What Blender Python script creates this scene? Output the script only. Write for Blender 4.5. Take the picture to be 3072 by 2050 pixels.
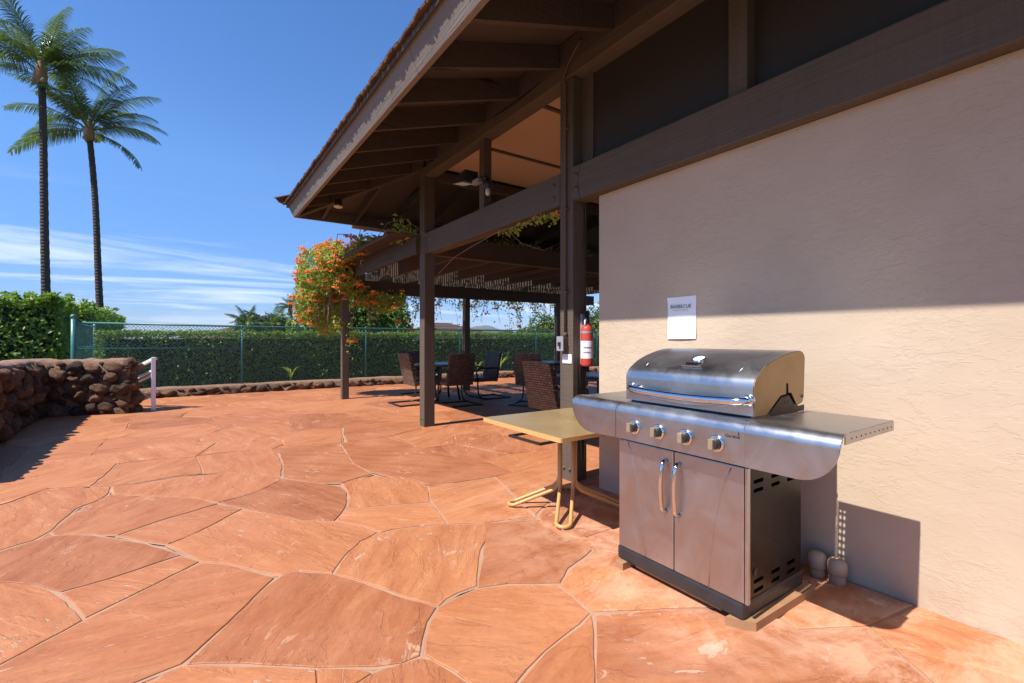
import bpy, bmesh, math, random
import numpy as np
from mathutils import Vector, Matrix
from mathutils.bvhtree import BVHTree

R = math.radians
random.seed(7)
rng = np.random.default_rng(7)
sc = bpy.context.scene
for o in list(bpy.data.objects):
    bpy.data.objects.remove(o)

# ------------------------------------------------------------ camera, sky, sun, exposure
FPX, HC, CX, CY = 1408.0, 1.2, 1536.0, 1014.0          # focal length and horizon in photo pixels, eye height in metres
YAW = math.atan(965 / FPX)
SN, CS = math.sin(YAW), math.cos(YAW)
cam_d = bpy.data.cameras.new('camera')
cam_d.sensor_width = 36.0
cam_d.lens = FPX / 3072 * 36
cam_d.shift_y = -(1025 - CY) / 3072
cam_d.clip_start = 0.05
cam_d.clip_end = 30000
cam = bpy.data.objects.new('camera', cam_d)
sc.collection.objects.link(cam)
cam.location = (0, 0, HC)
cam.rotation_euler = (R(90), 0, -YAW)
sc.camera = cam

SUN_EL = 53.0
world = bpy.data.worlds.new('World')
sc.world = world
world.use_nodes = True
wn, wl = world.node_tree.nodes, world.node_tree.links
wn.clear()
wout = wn.new('ShaderNodeOutputWorld')
wbg = wn.new('ShaderNodeBackground')
sky = wn.new('ShaderNodeTexSky')
sky.sky_type = 'NISHITA'
sky.sun_disc = False
sky.sun_elevation = R(SUN_EL)
sky.sun_rotation = R(-90)
sky.air_density = 1.0
sky.dust_density = 0.0
sky.ozone_density = 3.0
wbg.inputs['Strength'].default_value = 0.11
hsv = wn.new('ShaderNodeHueSaturation'); hsv.inputs['Saturation'].default_value = 1.12
tint = wn.new('ShaderNodeMix'); tint.data_type = 'RGBA'; tint.blend_type = 'MULTIPLY'; tint.inputs['Factor'].default_value = 1.0
tint.inputs['B'].default_value = (0.90, 0.98, 1.16, 1); wl.new(sky.outputs[0], tint.inputs['A']); 
hzr = wn.new('ShaderNodeValToRGB'); hzt = wn.new('ShaderNodeTexCoord'); hzs = wn.new('ShaderNodeSeparateXYZ'); wl.new(hzt.outputs['Generated'], hzs.inputs[0]); wl.new(hzs.outputs['Z'], hzr.inputs[0])
hzr.color_ramp.elements[0].position = 0.0; hzr.color_ramp.elements[0].color = (0.42, 0.50, 0.72, 1)
hzr.color_ramp.elements[1].position = 0.30; hzr.color_ramp.elements[1].color = (1, 1, 1, 1)
hzm = wn.new('ShaderNodeMix'); hzm.data_type = 'RGBA'; hzm.blend_type = 'MULTIPLY'; hzm.inputs['Factor'].default_value = 1.0
wl.new(tint.outputs['Result'], hzm.inputs['A']); wl.new(hzr.outputs[0], hzm.inputs['B']); wl.new(hzm.outputs['Result'], hsv.inputs['Color'])
# thin cirrus streaks low in the sky, laid on a plane high above
tc = wn.new('ShaderNodeTexCoord')
sep = wn.new('ShaderNodeSeparateXYZ'); wl.new(tc.outputs['Generated'], sep.inputs[0])
def wmath(op, a, b=None, c=None):
    n = wn.new('ShaderNodeMath'); n.operation = op
    for i, v in enumerate((a, b, c)):
        if v is None: continue
        if isinstance(v, (int, float)): n.inputs[i].default_value = v
        else: wl.new(v, n.inputs[i])
    return n.outputs[0]
zc = wmath('MAXIMUM', sep.outputs['Z'], 0.0)
den = wmath('ADD', zc, 0.10)
px_ = wmath('DIVIDE', sep.outputs['X'], den)
py_ = wmath('DIVIDE', sep.outputs['Y'], den)
cmb = wn.new('ShaderNodeCombineXYZ'); wl.new(px_, cmb.inputs[0]); wl.new(py_, cmb.inputs[1])
mp = wn.new('ShaderNodeMapping'); wl.new(cmb.outputs[0], mp.inputs[0])
mp.inputs['Rotation'].default_value = (0, 0, R(-12)); mp.inputs['Scale'].default_value = (0.34, 1.0, 1)
mp.inputs['Location'].default_value = (1.3, 0.55, 0)
nz = wn.new('ShaderNodeTexNoise'); wl.new(mp.outputs[0], nz.inputs['Vector'])
nz.inputs['Scale'].default_value = 1.0; nz.inputs['Detail'].default_value = 7; nz.inputs['Roughness'].default_value = 0.6
nz.inputs['Distortion'].default_value = 0.8
rp = wn.new('ShaderNodeValToRGB'); wl.new(nz.outputs['Fac'], rp.inputs[0])
rp.color_ramp.elements[0].position = 0.49; rp.color_ramp.elements[0].color = (0, 0, 0, 1)
rp.color_ramp.elements[1].position = 0.68; rp.color_ramp.elements[1].color = (1, 1, 1, 1)
low = wn.new('ShaderNodeMapRange'); wl.new(zc, low.inputs[0])
low.inputs[1].default_value = 0.25; low.inputs[2].default_value = 0.12
cl = wmath('MULTIPLY', rp.outputs[0], low.outputs[0])
low2 = wn.new('ShaderNodeMapRange'); wl.new(zc, low2.inputs[0])
low2.inputs[1].default_value = 0.0; low2.inputs[2].default_value = 0.07; low2.inputs[3].default_value = 0.15
cl = wmath('MULTIPLY', cl, low2.outputs[0])
cl = wmath('MULTIPLY', cl, 0.8)
mixc = wn.new('ShaderNodeMix'); mixc.data_type = 'RGBA'
wl.new(cl, mixc.inputs['Factor']); wl.new(hsv.outputs[0], mixc.inputs['A']); mixc.inputs['B'].default_value = (7.2, 7.6, 8.3, 1)
wl.new(mixc.outputs['Result'], wbg.inputs['Color'])
wl.new(wbg.outputs[0], wout.inputs['Surface'])

sun_d = bpy.data.lights.new('sun', 'SUN')
sun_d.energy = 5.0
sun_d.angle = R(0.53)
sun_d.color = (1.0, 0.955, 0.89)
sun = bpy.data.objects.new('sun', sun_d)
sc.collection.objects.link(sun)
sun.rotation_euler = Vector((math.cos(R(SUN_EL)), 0.02, -math.sin(R(SUN_EL)))).to_track_quat('-Z', 'Y').to_euler()
sun.location = (-20, 0, 30)

vs = sc.view_settings
vs.view_transform = 'Standard'
vs.look = 'None'
vs.exposure = 0.62
vs.gamma = 1.0
vs.use_curve_mapping = False
sc.render.engine = 'CYCLES'
sc.cycles.use_denoising = True
sc.cycles.max_bounces = 8
sc.cycles.diffuse_bounces = 4
sc.cycles.glossy_bounces = 4
sc.cycles.transparent_max_bounces = 8
sc.cycles.caustics_reflective = True
sc.cycles.blur_glossy = 0.3
sc.cycles.caustics_refractive = False
sc.cycles.sample_clamp_indirect = 4.0

# ------------------------------------------------------------ pixel to place helpers
def ray(px, py):
    l = (px - CX) / FPX
    return (l * CS + SN, CS - l * SN, (CY - py) / FPX)
def gnd(px, py, z=0.0):
    d = ray(px, py); t = (z - HC) / d[2]
    return (d[0] * t, d[1] * t, z)

# ------------------------------------------------------------ mesh helpers
C = sc.collection
WP = {}                                                  # world position of each thing's base
def wpos(o):
    return WP.get(o.name, Vector((0, 0, 0))) if o else Vector((0, 0, 0))

def tag(o, label=None, cat=None, group=None, kind=None):
    if label: o['label'] = label
    if cat: o['category'] = cat
    if group: o['group'] = group
    if kind: o['kind'] = kind
    return o

def thing(name, label, cat, loc=(0, 0, 0), rz=0.0, group=None):
    o = bpy.data.objects.new(name, None)
    o.empty_display_size = 0.1
    C.objects.link(o)
    o.location = loc; o.rotation_euler = (0, 0, rz)
    WP[o.name] = Vector(loc)
    return tag(o, label, cat, group)

def link(name, me, mat, parent=None, local=False, label=None):
    o = bpy.data.objects.new(name, me)
    C.objects.link(o)
    if mat is not None and len(me.materials) == 0:
        me.materials.append(mat)
    if parent:
        o.parent = parent
        WP[o.name] = wpos(parent)
        if not local and parent.type == 'EMPTY':
            o.location = -wpos(parent)
    if label: o['label'] = label
    return o

def piece(name, me, mat, loc, parent, rot=(0, 0, 0), scale=(1, 1, 1)):
    """one piece with its own origin at loc (world), sharing mesh data"""
    o = bpy.data.objects.new(name, me)
    C.objects.link(o)
    if mat is not None and len(me.materials) == 0:
        me.materials.append(mat)
    o.parent = parent
    base = wpos(parent) if parent.type == 'EMPTY' else Vector((0, 0, 0))
    o.location = Vector(loc) - base
    o.rotation_euler = rot; o.scale = scale
    return o

class MB:
    def __init__(s):
        s.v = []; s.f = []; s.sm = []
    def add(s, vs_, fs, smooth=False):
        n = len(s.v)
        s.v += [tuple(p) for p in vs_]
        s.f += [tuple(i + n for i in f) for f in fs]
        s.sm += [smooth] * len(fs)
        return s
    def box(s, x0, x1, y0, y1, z0, z1, bev=0.0):
        if bev <= 0:
            vs_ = [(x, y, z) for z in (z0, z1) for y in (y0, y1) for x in (x0, x1)]
            return s.add(vs_, [(0, 2, 3, 1), (4, 5, 7, 6), (0, 1, 5, 4), (1, 3, 7, 5), (3, 2, 6, 7), (2, 0, 4, 6)])
        bm = bmesh.new()
        bmesh.ops.create_cube(bm, size=1.0)
        for v in bm.verts:
            v.co = Vector(((x0 + x1) / 2 + v.co.x * (x1 - x0), (y0 + y1) / 2 + v.co.y * (y1 - y0), (z0 + z1) / 2 + v.co.z * (z1 - z0)))
        bmesh.ops.bevel(bm, geom=list(bm.edges), offset=bev, segments=2, affect='EDGES', profile=0.6)
        bm.verts.index_update()
        s.add([v.co[:] for v in bm.verts], [[v.index for v in f.verts] for f in bm.faces])
        bm.free()
        return s
    def hexa(s, a, b):
        """a, b: two quads (4 points each), joined"""
        return s.add(list(a) + list(b), [(3, 2, 1, 0), (4, 5, 6, 7), (0, 1, 5, 4), (1, 2, 6, 5), (2, 3, 7, 6), (3, 0, 4, 7)])
    def prism(s, pts, axis, a, b, smooth=False):
        """closed 2D outline extruded along an axis from a to b"""
        def mk(p, t):
            if axis == 'x': return (t, p[0], p[1])
            if axis == 'y': return (p[0], t, p[1])
            return (p[0], p[1], t)
        n = len(pts)
        vs_ = [mk(p, a) for p in pts] + [mk(p, b) for p in pts]
        s.add(vs_, [tuple(range(n))[::-1], tuple(range(n, 2 * n))])
        base = len(s.v) - 2 * n
        s.f += [(base + i, base + (i + 1) % n, base + n + (i + 1) % n, base + n + i) for i in range(n)]
        s.sm += [smooth] * n
        return s
    def tube(s, pts, r, seg=10, caps=True, squash=None, closed=False):
        pts = [Vector(p) for p in pts]
        n = len(pts)
        rs = r if isinstance(r, (list, tuple)) else [r] * n
        vs_ = []
        up = None
        for i, p in enumerate(pts):
            if closed: d = pts[(i + 1) % n] - pts[i - 1]
            elif i == 0: d = pts[1] - p
            elif i == n - 1: d = p - pts[i - 1]
            else: d = (pts[i + 1] - p).normalized() + (p - pts[i - 1]).normalized()
            d = d.normalized() if d.length > 1e-9 else Vector((0, 0, 1))
            if up is None:
                up = Vector((0, 0, 1)) if abs(d.z) < 0.9 else Vector((1, 0, 0))
            u = (up - d * up.dot(d)).normalized()
            w = d.cross(u)
            up = u
            for k in range(seg):
                a = 2 * math.pi * k / seg
                ca, sa = math.cos(a), math.sin(a)
                if squash: ca *= squash
                vs_.append(p + (u * ca + w * sa) * rs[i])
        fs = []
        for i in range(n if closed else n - 1):
            for k in range(seg):
                a0 = i * seg + k; a1 = i * seg + (k + 1) % seg
                j = (i + 1) % n
                b0 = j * seg + k; b1 = j * seg + (k + 1) % seg
                fs.append((a0, a1, b1, b0))
        s.add(vs_, fs, True)
        if caps and not closed:
            b = len(s.v) - n * seg
            s.f += [tuple(b + k for k in range(seg))[::-1], tuple(b + (n - 1) * seg + k for k in range(seg))]
            s.sm += [False, False]
        return s
    def lathe(s, prof, center, axis='z', seg=24, caps=True):
        """prof: (radius, height) pairs along the axis"""
        vs_ = []
        for r, h in prof:
            for k in range(seg):
                a = 2 * math.pi * k / seg
                x, y = r * math.cos(a), r * math.sin(a)
                q = (x, y, h) if axis == 'z' else ((h, x, y) if axis == 'x' else (y, h, x))
                vs_.append((center[0] + q[0], center[1] + q[1], center[2] + q[2]))
        fs = []
        for i in range(len(prof) - 1):
            for k in range(seg):
                fs.append((i * seg + k, i * seg + (k + 1) % seg, (i + 1) * seg + (k + 1) % seg, (i + 1) * seg + k))
        s.add(vs_, fs, True)
        if caps:
            b = len(s.v) - len(vs_)
            s.f += [tuple(b + k for k in range(seg))[::-1], tuple(b + (len(prof) - 1) * seg + k for k in range(seg))]
            s.sm += [False, False]
        return s
    def mesh(s, name, mat=None, xf=None):
        me = bpy.data.meshes.new(name)
        vs_ = s.v if xf is None else [tuple(xf @ Vector(p)) for p in s.v]
        me.from_pydata(vs_, [], s.f)
        me.polygons.foreach_set('use_smooth', s.sm)
        me.update()
        if mat: me.materials.append(mat)
        return me
    def build(s, name, mat, parent=None, local=False, label=None, xf=None):
        return link(name, s.mesh(name, mat, xf), mat, parent, local, label)

def quads_mesh(name, V, per, mat):
    """numpy soup: V (n*per,3), each consecutive `per` vertices one face"""
    V = np.asarray(V, dtype=np.float32).reshape(-1, 3)
    n = len(V) // per
    me = bpy.data.meshes.new(name)
    me.vertices.add(len(V)); me.vertices.foreach_set('co', V.ravel())
    me.loops.add(len(V)); me.loops.foreach_set('vertex_index', np.arange(len(V), dtype=np.int32))
    me.polygons.add(n); me.polygons.foreach_set('loop_start', np.arange(0, len(V), per, dtype=np.int32))
    me.polygons.foreach_set('loop_total', np.full(n, per, dtype=np.int32))
    me.update(calc_edges=True)
    me.validate()
    me.materials.append(mat)
    return me

def leaf_soup(P, N, L, W, droop=0.25, r=rng):
    """pointed leaf = two quads folded on the midrib. P centres, N normals, L lengths, W widths -> (n*8,3)"""
    n = len(P)
    N = N / np.maximum(np.linalg.norm(N, axis=1, keepdims=True), 1e-6)
    t = r.normal(size=(n, 3)); t -= N * (t * N).sum(1, keepdims=True); t /= np.maximum(np.linalg.norm(t, axis=1, keepdims=True), 1e-6)
    b = np.cross(N, t)
    L = L[:, None]; W = W[:, None]
    base = P - t * L / 2
    tip = P + t * L / 2 - N * L * droop
    a = P + b * W / 2 + N * W * 0.12 - t * L * 0.08
    c = P - b * W / 2 + N * W * 0.12 - t * L * 0.08
    m = P - N * W * 0.05
    q = np.stack([base, a, tip, m, base, m, tip, c], axis=1)
    return q.reshape(-1, 3)

def plate_holes(name, outline, holes, thick, to3d):
    """flat plate with holes via a filled 2D curve; to3d maps (u,v,w) to a place"""
    cu = bpy.data.curves.new(name, 'CURVE'); cu.dimensions = '2D'; cu.fill_mode = 'BOTH'; cu.extrude = thick / 2
    for loop in [outline] + holes:
        sp = cu.splines.new('POLY'); sp.points.add(len(loop) - 1); sp.use_cyclic_u = True
        for p, q in zip(sp.points, loop): p.co = (q[0], q[1], 0, 1)
    ob = bpy.data.objects.new('tmp', cu); C.objects.link(ob)
    dg = bpy.context.evaluated_depsgraph_get()
    me = bpy.data.meshes.new_from_object(ob.evaluated_get(dg))
    bpy.data.objects.remove(ob); bpy.data.curves.remove(cu)
    for v in me.vertices: v.co = to3d(v.co.x, v.co.y, v.co.z)
    me.name = name
    return me

def text_mesh(name, body, size, to3d, bold=0.0):
    cu = bpy.data.curves.new(name, 'FONT'); cu.body = body; cu.size = size; cu.align_x = 'CENTER'; cu.align_y = 'CENTER'
    cu.offset = bold
    cu.resolution_u = 3
    ob = bpy.data.objects.new('tmp', cu); C.objects.link(ob)
    dg = bpy.context.evaluated_depsgraph_get()
    me = bpy.data.meshes.new_from_object(ob.evaluated_get(dg))
    bpy.data.objects.remove(ob); bpy.data.curves.remove(cu)
    for v in me.vertices: v.co = to3d(v.co.x, v.co.y, v.co.z)
    me.name = name
    return me

def slot(u0, u1, v0, v1, n=4):
    """rounded slot outline"""
    pts = []
    if (u1 - u0) >= (v1 - v0):
        r = (v1 - v0) / 2; cy = (v0 + v1) / 2
        for k in range(n + 1): a = -math.pi / 2 + math.pi * k / n; pts.append((u1 - r + r * math.cos(a), cy + r * math.sin(a)))
        for k in range(n + 1): a = math.pi / 2 + math.pi * k / n; pts.append((u0 + r + r * math.cos(a), cy + r * math.sin(a)))
    else:
        return [(a, b) for b, a in slot(v0, v1, u0, u1, n)][::-1]
    return pts
# ------------------------------------------------------------ materials
class NT:
    def __init__(s, name):
        s.m = bpy.data.materials.new(name); s.m.use_nodes = True
        s.n, s.l = s.m.node_tree.nodes, s.m.node_tree.links
        s.n.clear()
        s.out = s.n.new('ShaderNodeOutputMaterial')
        s.p = s.n.new('ShaderNodeBsdfPrincipled')
        s.l.new(s.p.outputs[0], s.out.inputs[0])
    def new(s, t, **k):
        n = s.n.new(t)
        for a, v in k.items(): setattr(n, a, v)
        return n
    def set(s, node, **k):
        for a, v in k.items():
            i = node.inputs[a.replace('_', ' ')]
            if hasattr(v, 'is_linked') or isinstance(v, bpy.types.NodeSocket): s.l.new(v, i)
            else: i.default_value = v
        return node
    def coord(s, kind='Object', scale=(1, 1, 1), rot=(0, 0, 0), loc=(0, 0, 0), vec=None):
        m = s.new('ShaderNodeMapping')
        m.inputs['Scale'].default_value = scale; m.inputs['Rotation'].default_value = rot; m.inputs['Location'].default_value = loc
        if vec is None:
            t = s.new('ShaderNodeTexCoord'); vec = t.outputs[kind]
        s.l.new(vec, m.inputs[0])
        return m.outputs[0]
    def noise(s, vec, scale, detail=4, rough=0.55, dist=0.0):
        n = s.new('ShaderNodeTexNoise'); s.l.new(vec, n.inputs['Vector'])
        s.set(n, Scale=scale, Detail=detail, Roughness=rough, Distortion=dist)
        return n.outputs['Fac']
    def ramp(s, fac, stops):
        r = s.new('ShaderNodeValToRGB'); s.l.new(fac, r.inputs[0])
        e = r.color_ramp.elements
        while len(e) < len(stops): e.new(0.5)
        for el, (p, c) in zip(e, stops):
            el.position = p
            el.color = (c, c, c, 1) if isinstance(c, (int, float)) else (*c, 1)
        return r.outputs[0]
    def mix(s, fac, a, b, blend='MIX'):
        n = s.new('ShaderNodeMix', data_type='RGBA', blend_type=blend)
        for k, v in (('Factor', fac), ('A', a), ('B', b)):
            i = n.inputs[k]
            if isinstance(v, bpy.types.NodeSocket): s.l.new(v, i)
            else: i.default_value = v if isinstance(v, (int, float)) else (*v, 1)
        return n.outputs['Result']
    def math(s, op, a, b=None):
        n = s.new('ShaderNodeMath', operation=op)
        for i, v in enumerate((a, b)):
            if v is None: continue
            if isinstance(v, bpy.types.NodeSocket): s.l.new(v, n.inputs[i])
            else: n.inputs[i].default_value = v
        return n.outputs[0]
    def bump(s, h, strength=0.5, dist=0.01, normal=None):
        b = s.new('ShaderNodeBump'); s.l.new(h, b.inputs['Height'])
        b.inputs['Strength'].default_value = strength; b.inputs['Distance'].default_value = dist
        if normal: s.l.new(normal, b.inputs['Normal'])
        return b.outputs[0]
    def fin(s, color=None, rough=0.6, metal=0.0, normal=None, **k):
        p = s.p
        for nm, v in (('Base Color', color), ('Roughness', rough), ('Metallic', metal), ('Normal', normal)):
            if v is None: continue
            if isinstance(v, bpy.types.NodeSocket): s.l.new(v, p.inputs[nm])
            else: p.inputs[nm].default_value = (*v, 1) if isinstance(v, (tuple, list)) else v
        for a, v in k.items(): p.inputs[a.replace('_', ' ')].default_value = v
        return s.m

MT = {}
def simple(name, col, rough=0.5, metal=0.0, var=0.12, scale=9.0, bump=0.0, bdist=0.003):
    t = NT(name); v = t.coord()
    n = t.noise(v, scale, 5, 0.6)
    c = t.mix(n, tuple(x * (1 - var) for x in col), tuple(min(1, x * (1 + var)) for x in col))
    nm = None
    if bump: nm = t.bump(t.noise(v, scale * 7, 4, 0.6), bump, bdist)
    r = t.ramp(n, [(0.3, max(0, rough - 0.08)), (0.7, min(1, rough + 0.08))])
    MT[name] = t.fin(c, r, metal, nm)
    return MT[name]

# painted rough-sawn timber; grain along x, y or z
def timber(name, col, axis, sawn=True):
    t = NT(name)
    sc_ = {'x': (1.2, 22, 22), 'y': (22, 1.2, 22), 'z': (22, 22, 1.2)}[axis]
    v = t.coord(scale=sc_)
    cross = t.coord(scale={'x': (90, 2, 2), 'y': (2, 90, 2), 'z': (2, 2, 90)}[axis])
    g = t.noise(v, 1.0, 6, 0.65, 0.6)
    saw = t.noise(cross, 1.0, 2, 0.5)
    big = t.noise(t.coord(), 1.7, 4, 0.6)
    c = t.mix(big, tuple(x * 0.86 for x in col), tuple(x * 1.12 for x in col))
    crack = t.ramp(t.noise(t.coord(scale=tuple(q * 0.3 for q in sc_)), 1.0, 3, 0.5, 0.3), [(0.30, 0.0), (0.335, 1.0)])
    c = t.mix(t.math('SUBTRACT', 1.0, crack), c, tuple(x * 0.35 for x in col))
    h = t.math('ADD', t.math('MULTIPLY', g, 0.9), t.math('MULTIPLY', saw, 0.45 if sawn else 0.1))
    h = t.math('ADD', h, t.math('MULTIPLY', crack, 0.8))
    c = t.mix(0.35, c, t.ramp(t.math('ADD', t.math('MULTIPLY', g, .6), t.math('MULTIPLY', saw, .4)), [(0.36, (0.66, 0.65, 0.64)), (0.62, (1.16, 1.16, 1.16))]), 'MULTIPLY')
    MT[name] = t.fin(c, 0.66, 0.0, t.bump(h, 0.9, 0.010), Specular_IOR_Level=0.25)
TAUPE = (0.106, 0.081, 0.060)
FASC_LIT = (0.205, 0.172, 0.146)  # same paint as TAUPE, lightened so the sunlight is in the colour
SHADED = (0.078, 0.058, 0.046)  # TAUPE paint darkened: shade under eave and pergola put into the colour
timber('fascia_y', FASC_LIT, 'y'); timber('fascia_x', FASC_LIT, 'x')
for ax in 'xyz': timber('timber_' + ax, TAUPE, ax); timber('dark_timber_' + ax, SHADED, ax)

def mk_stucco():
    t = NT('stucco')
    v = t.coord()
    dg = t.coord(rot=(R(-24), 0, 0), scale=(1, 1.0, 2.3))
    a = t.noise(dg, 7.5, 6, 0.66, 0.3)
    plate = t.ramp(a, [(0.50, 0.0), (0.535, 1.0)])
    b = t.noise(t.coord(rot=(R(-32), 0, 0), scale=(1, 1, 1.9), loc=(3, 1, 5)), 21.0, 5, 0.62, 0.3)
    plate2 = t.ramp(b, [(0.52, 0.0), (0.57, 1.0)])
    mask = t.ramp(t.noise(v, 1.5, 3), [(0.42, 0.28), (0.60, 1.15)])
    mask2 = t.ramp(t.noise(t.coord(loc=(5, 2, 8)), 1.9, 3), [(0.44, 0.22), (0.60, 1.15)])
    fine = t.noise(v, 95, 3, 0.6)
    h = t.math('ADD', t.math('MULTIPLY', t.math('MULTIPLY', plate, mask), 0.42), t.math('MULTIPLY', t.math('MULTIPLY', plate2, mask2), 0.30))
    h = t.math('ADD', h, t.math('MULTIPLY', fine, 0.14))
    col = t.mix(t.noise(v, 1.1, 4, 0.6), (0.480, 0.374, 0.272), (0.525, 0.412, 0.302))
    # splash dirt low down and a few hairline cracks
    sp = t.new('ShaderNodeSeparateXYZ'); s_ = t.new('ShaderNodeTexCoord'); t.l.new(s_.outputs['Object'], sp.inputs[0])
    low = t.new('ShaderNodeMapRange'); t.l.new(sp.outputs['Z'], low.inputs[0]); low.inputs[1].default_value = 0.26; low.inputs[2].default_value = 0.0
    dirt = t.math('MULTIPLY', low.outputs[0], t.ramp(t.noise(v, 6, 5, 0.65), [(0.4, 0.0), (0.7, 1.0)]))
    col = t.mix(t.math('MULTIPLY', dirt, 0.6), col, (0.42, 0.25, 0.16))
    blot = t.ramp(t.noise(t.coord(scale=(1, .8, 1.3), loc=(1, 4, 2)), 0.9, 5, 0.6), [(0.40, (0.90, 0.89, 0.87)), (0.62, (1.05, 1.05, 1.05))])
    col = t.mix(0.8, col, blot, 'MULTIPLY')
    MT['stucco'] = t.fin(col, 0.82, 0.0, t.bump(h, 0.4, 0.0065), Specular_IOR_Level=0.2)
mk_stucco()

def mk_flag():
    t = NT('flagstone')
    oi = t.new('ShaderNodeObjectInfo')
    rnd = oi.outputs['Random']
    tcn = t.new('ShaderNodeTexCoord')
    rot = t.new('ShaderNodeVectorRotate', rotation_type='Z_AXIS')
    t.l.new(tcn.outputs['Object'], rot.inputs['Vector'])
    t.l.new(t.math('MULTIPLY', rnd, 40.0), rot.inputs['Angle'])
    off = t.new('ShaderNodeVectorMath', operation='ADD')
    cx = t.new('ShaderNodeCombineXYZ'); t.l.new(t.math('MULTIPLY', rnd, 57.0), cx.inputs[0]); t.l.new(t.math('MULTIPLY', rnd, 131.0), cx.inputs[1])
    t.l.new(rot.outputs[0], off.inputs[0]); t.l.new(cx.outputs[0], off.inputs[1])
    V = off.outputs[0]
    streak = t.noise(t.coord(vec=V, scale=(1.3, 6.5, 1)), 1.6, 7, 0.62, 0.5)
    fine = t.noise(t.coord(vec=V, scale=(4, 22, 4)), 2.2, 6, 0.7, 0.8)
    cloud = t.noise(V, 2.1, 5, 0.6, 0.4)
    base = t.ramp(streak, [(0.26, (0.335, 0.115, 0.046)), (0.44, (0.410, 0.150, 0.060)), (0.58, (0.455, 0.178, 0.074)), (0.76, (0.535, 0.240, 0.110))])
    tone = t.ramp(rnd, [(0.0, (0.74, 0.66, 0.62)), (0.35, (0.92, 0.86, 0.82)), (0.65, (1.0, 0.97, 0.90)), (1.0, (1.12, 1.13, 1.10))])
    base = t.mix(1.0, base, tone, 'MULTIPLY')
    base = t.mix(t.ramp(cloud, [(0.42, 0.0), (0.72, 0.55)]), base, (0.47, 0.20, 0.098))
    grain = t.ramp(fine, [(0.35, (0.88, 0.86, 0.85)), (0.65, (1.08, 1.09, 1.10))])
    base = t.mix(0.6, base, grain, 'MULTIPLY')
    # pale scuffs where the top layer has flaked
    flake = t.noise(t.coord(vec=V, scale=(2.2, 4.5, 1), loc=(7, 3, 0)), 3.0, 8, 0.68, 1.0)
    area = t.noise(V, 1.15, 3, 0.5)
    fm = t.math('MULTIPLY', t.ramp(flake, [(0.585, 0.0), (0.615, 1.0)]), t.ramp(area, [(0.50, 0.0), (0.62, 1.0)]))
    base = t.mix(t.math('MULTIPLY', fm, 0.55), base, (0.66, 0.40, 0.265))
    crk = t.noise(t.coord(vec=V, scale=(0.55, 1.5, 1), loc=(3, 6, 0)), 2.1, 9, 0.62, 1.1)
    line = t.math('MULTIPLY', t.ramp(t.math('ABSOLUTE', t.math('SUBTRACT', crk, 0.5)), [(0.0, 1.0), (0.005, 0.0)]), t.ramp(t.noise(V, 1.6, 2), [(0.54, 0.0), (0.62, 1.0)]))
    base = t.mix(t.math('MULTIPLY', line, 0.10), base, (0.18, 0.08, 0.045))
    speck = t.ramp(t.noise(V, 34, 5, 0.75), [(0.36, (0.86, 0.84, 0.83)), (0.64, (1.10, 1.12, 1.13))])
    base = t.mix(0.55, base, speck, 'MULTIPLY')
    # dust that gathers along the house wall, and dark grease spots
    w = t.new('ShaderNodeNewGeometry'); ps = w.outputs['Position']
    sx = t.new('ShaderNodeSeparateXYZ'); t.l.new(ps, sx.inputs[0])
    near = t.new('ShaderNodeMapRange'); t.l.new(sx.outputs[0], near.inputs[0]); near.inputs[1].default_value = 1.25; near.inputs[2].default_value = 2.1
    ny = t.new('ShaderNodeMapRange'); t.l.new(sx.outputs[1], ny.inputs[0]); ny.inputs[1].default_value = 3.6; ny.inputs[2].default_value = 2.2
    wn_ = t.noise(t.coord(vec=ps, scale=(1, 1, 1)), 4.2, 9, 0.72, 0.6)
    wear = t.math('MULTIPLY', t.math('MULTIPLY', near.outputs[0], ny.outputs[0]), t.ramp(wn_, [(0.42, 0.0), (0.60, 1.0)]))
    base = t.mix(t.math('MULTIPLY', wear, 0.62), base, (0.66, 0.395, 0.262))
    wp = t.math('MULTIPLY', t.math('MULTIPLY', near.outputs[0], ny.outputs[0]), t.ramp(t.noise(t.coord(vec=ps, loc=(4, 9, 0)), 4.3, 8, 0.7, 0.9), [(0.63, 0.0), (0.66, 1.0)]))
    base = t.mix(t.math('MULTIPLY', wp, 0.7), base, (0.70, 0.52, 0.42))
    vo = t.new('ShaderNodeTexVoronoi'); t.l.new(t.coord(vec=ps, scale=(1, 1, 0.0)), vo.inputs['Vector']); vo.inputs['Scale'].default_value = 4.6; vo.inputs['Randomness'].default_value = 1.0
    spot = t.ramp(vo.outputs['Distance'], [(0.045, 1.0), (0.11, 0.0)])
    msk = t.math('MULTIPLY', t.ramp(t.noise(ps, 0.9, 2), [(0.44, 0.0), (0.50, 1.0)]), near.outputs[0])
    base = t.mix(t.math('MULTIPLY', t.math('MULTIPLY', spot, msk), 0.5), base, (0.12, 0.055, 0.03))
    # cleft relief: thin layers that end in ragged steps
    step = t.ramp(t.noise(t.coord(vec=V, scale=(0.9, 2.2, 1), loc=(1, 8, 2)), 1.7, 7, 0.6, 0.7), [(0.40, 0.0), (0.415, 0.5), (0.56, 0.55), (0.575, 1.0)])
    h = t.math('ADD', t.math('MULTIPLY', step, 0.55), t.math('ADD', t.math('MULTIPLY', fine, 0.22), t.math('MULTIPLY', streak, 0.35)))
    h = t.math('SUBTRACT', h, t.math('ADD', t.math('MULTIPLY', fm, 0.25), t.math('MULTIPLY', line, 0.15)))
    MT['flagstone'] = t.fin(base, t.ramp(cloud, [(0.3, 0.5), (0.7, 0.68)]), 0.0, t.bump(h, 0.8, 0.009), Specular_IOR_Level=0.4)
mk_flag()

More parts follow.
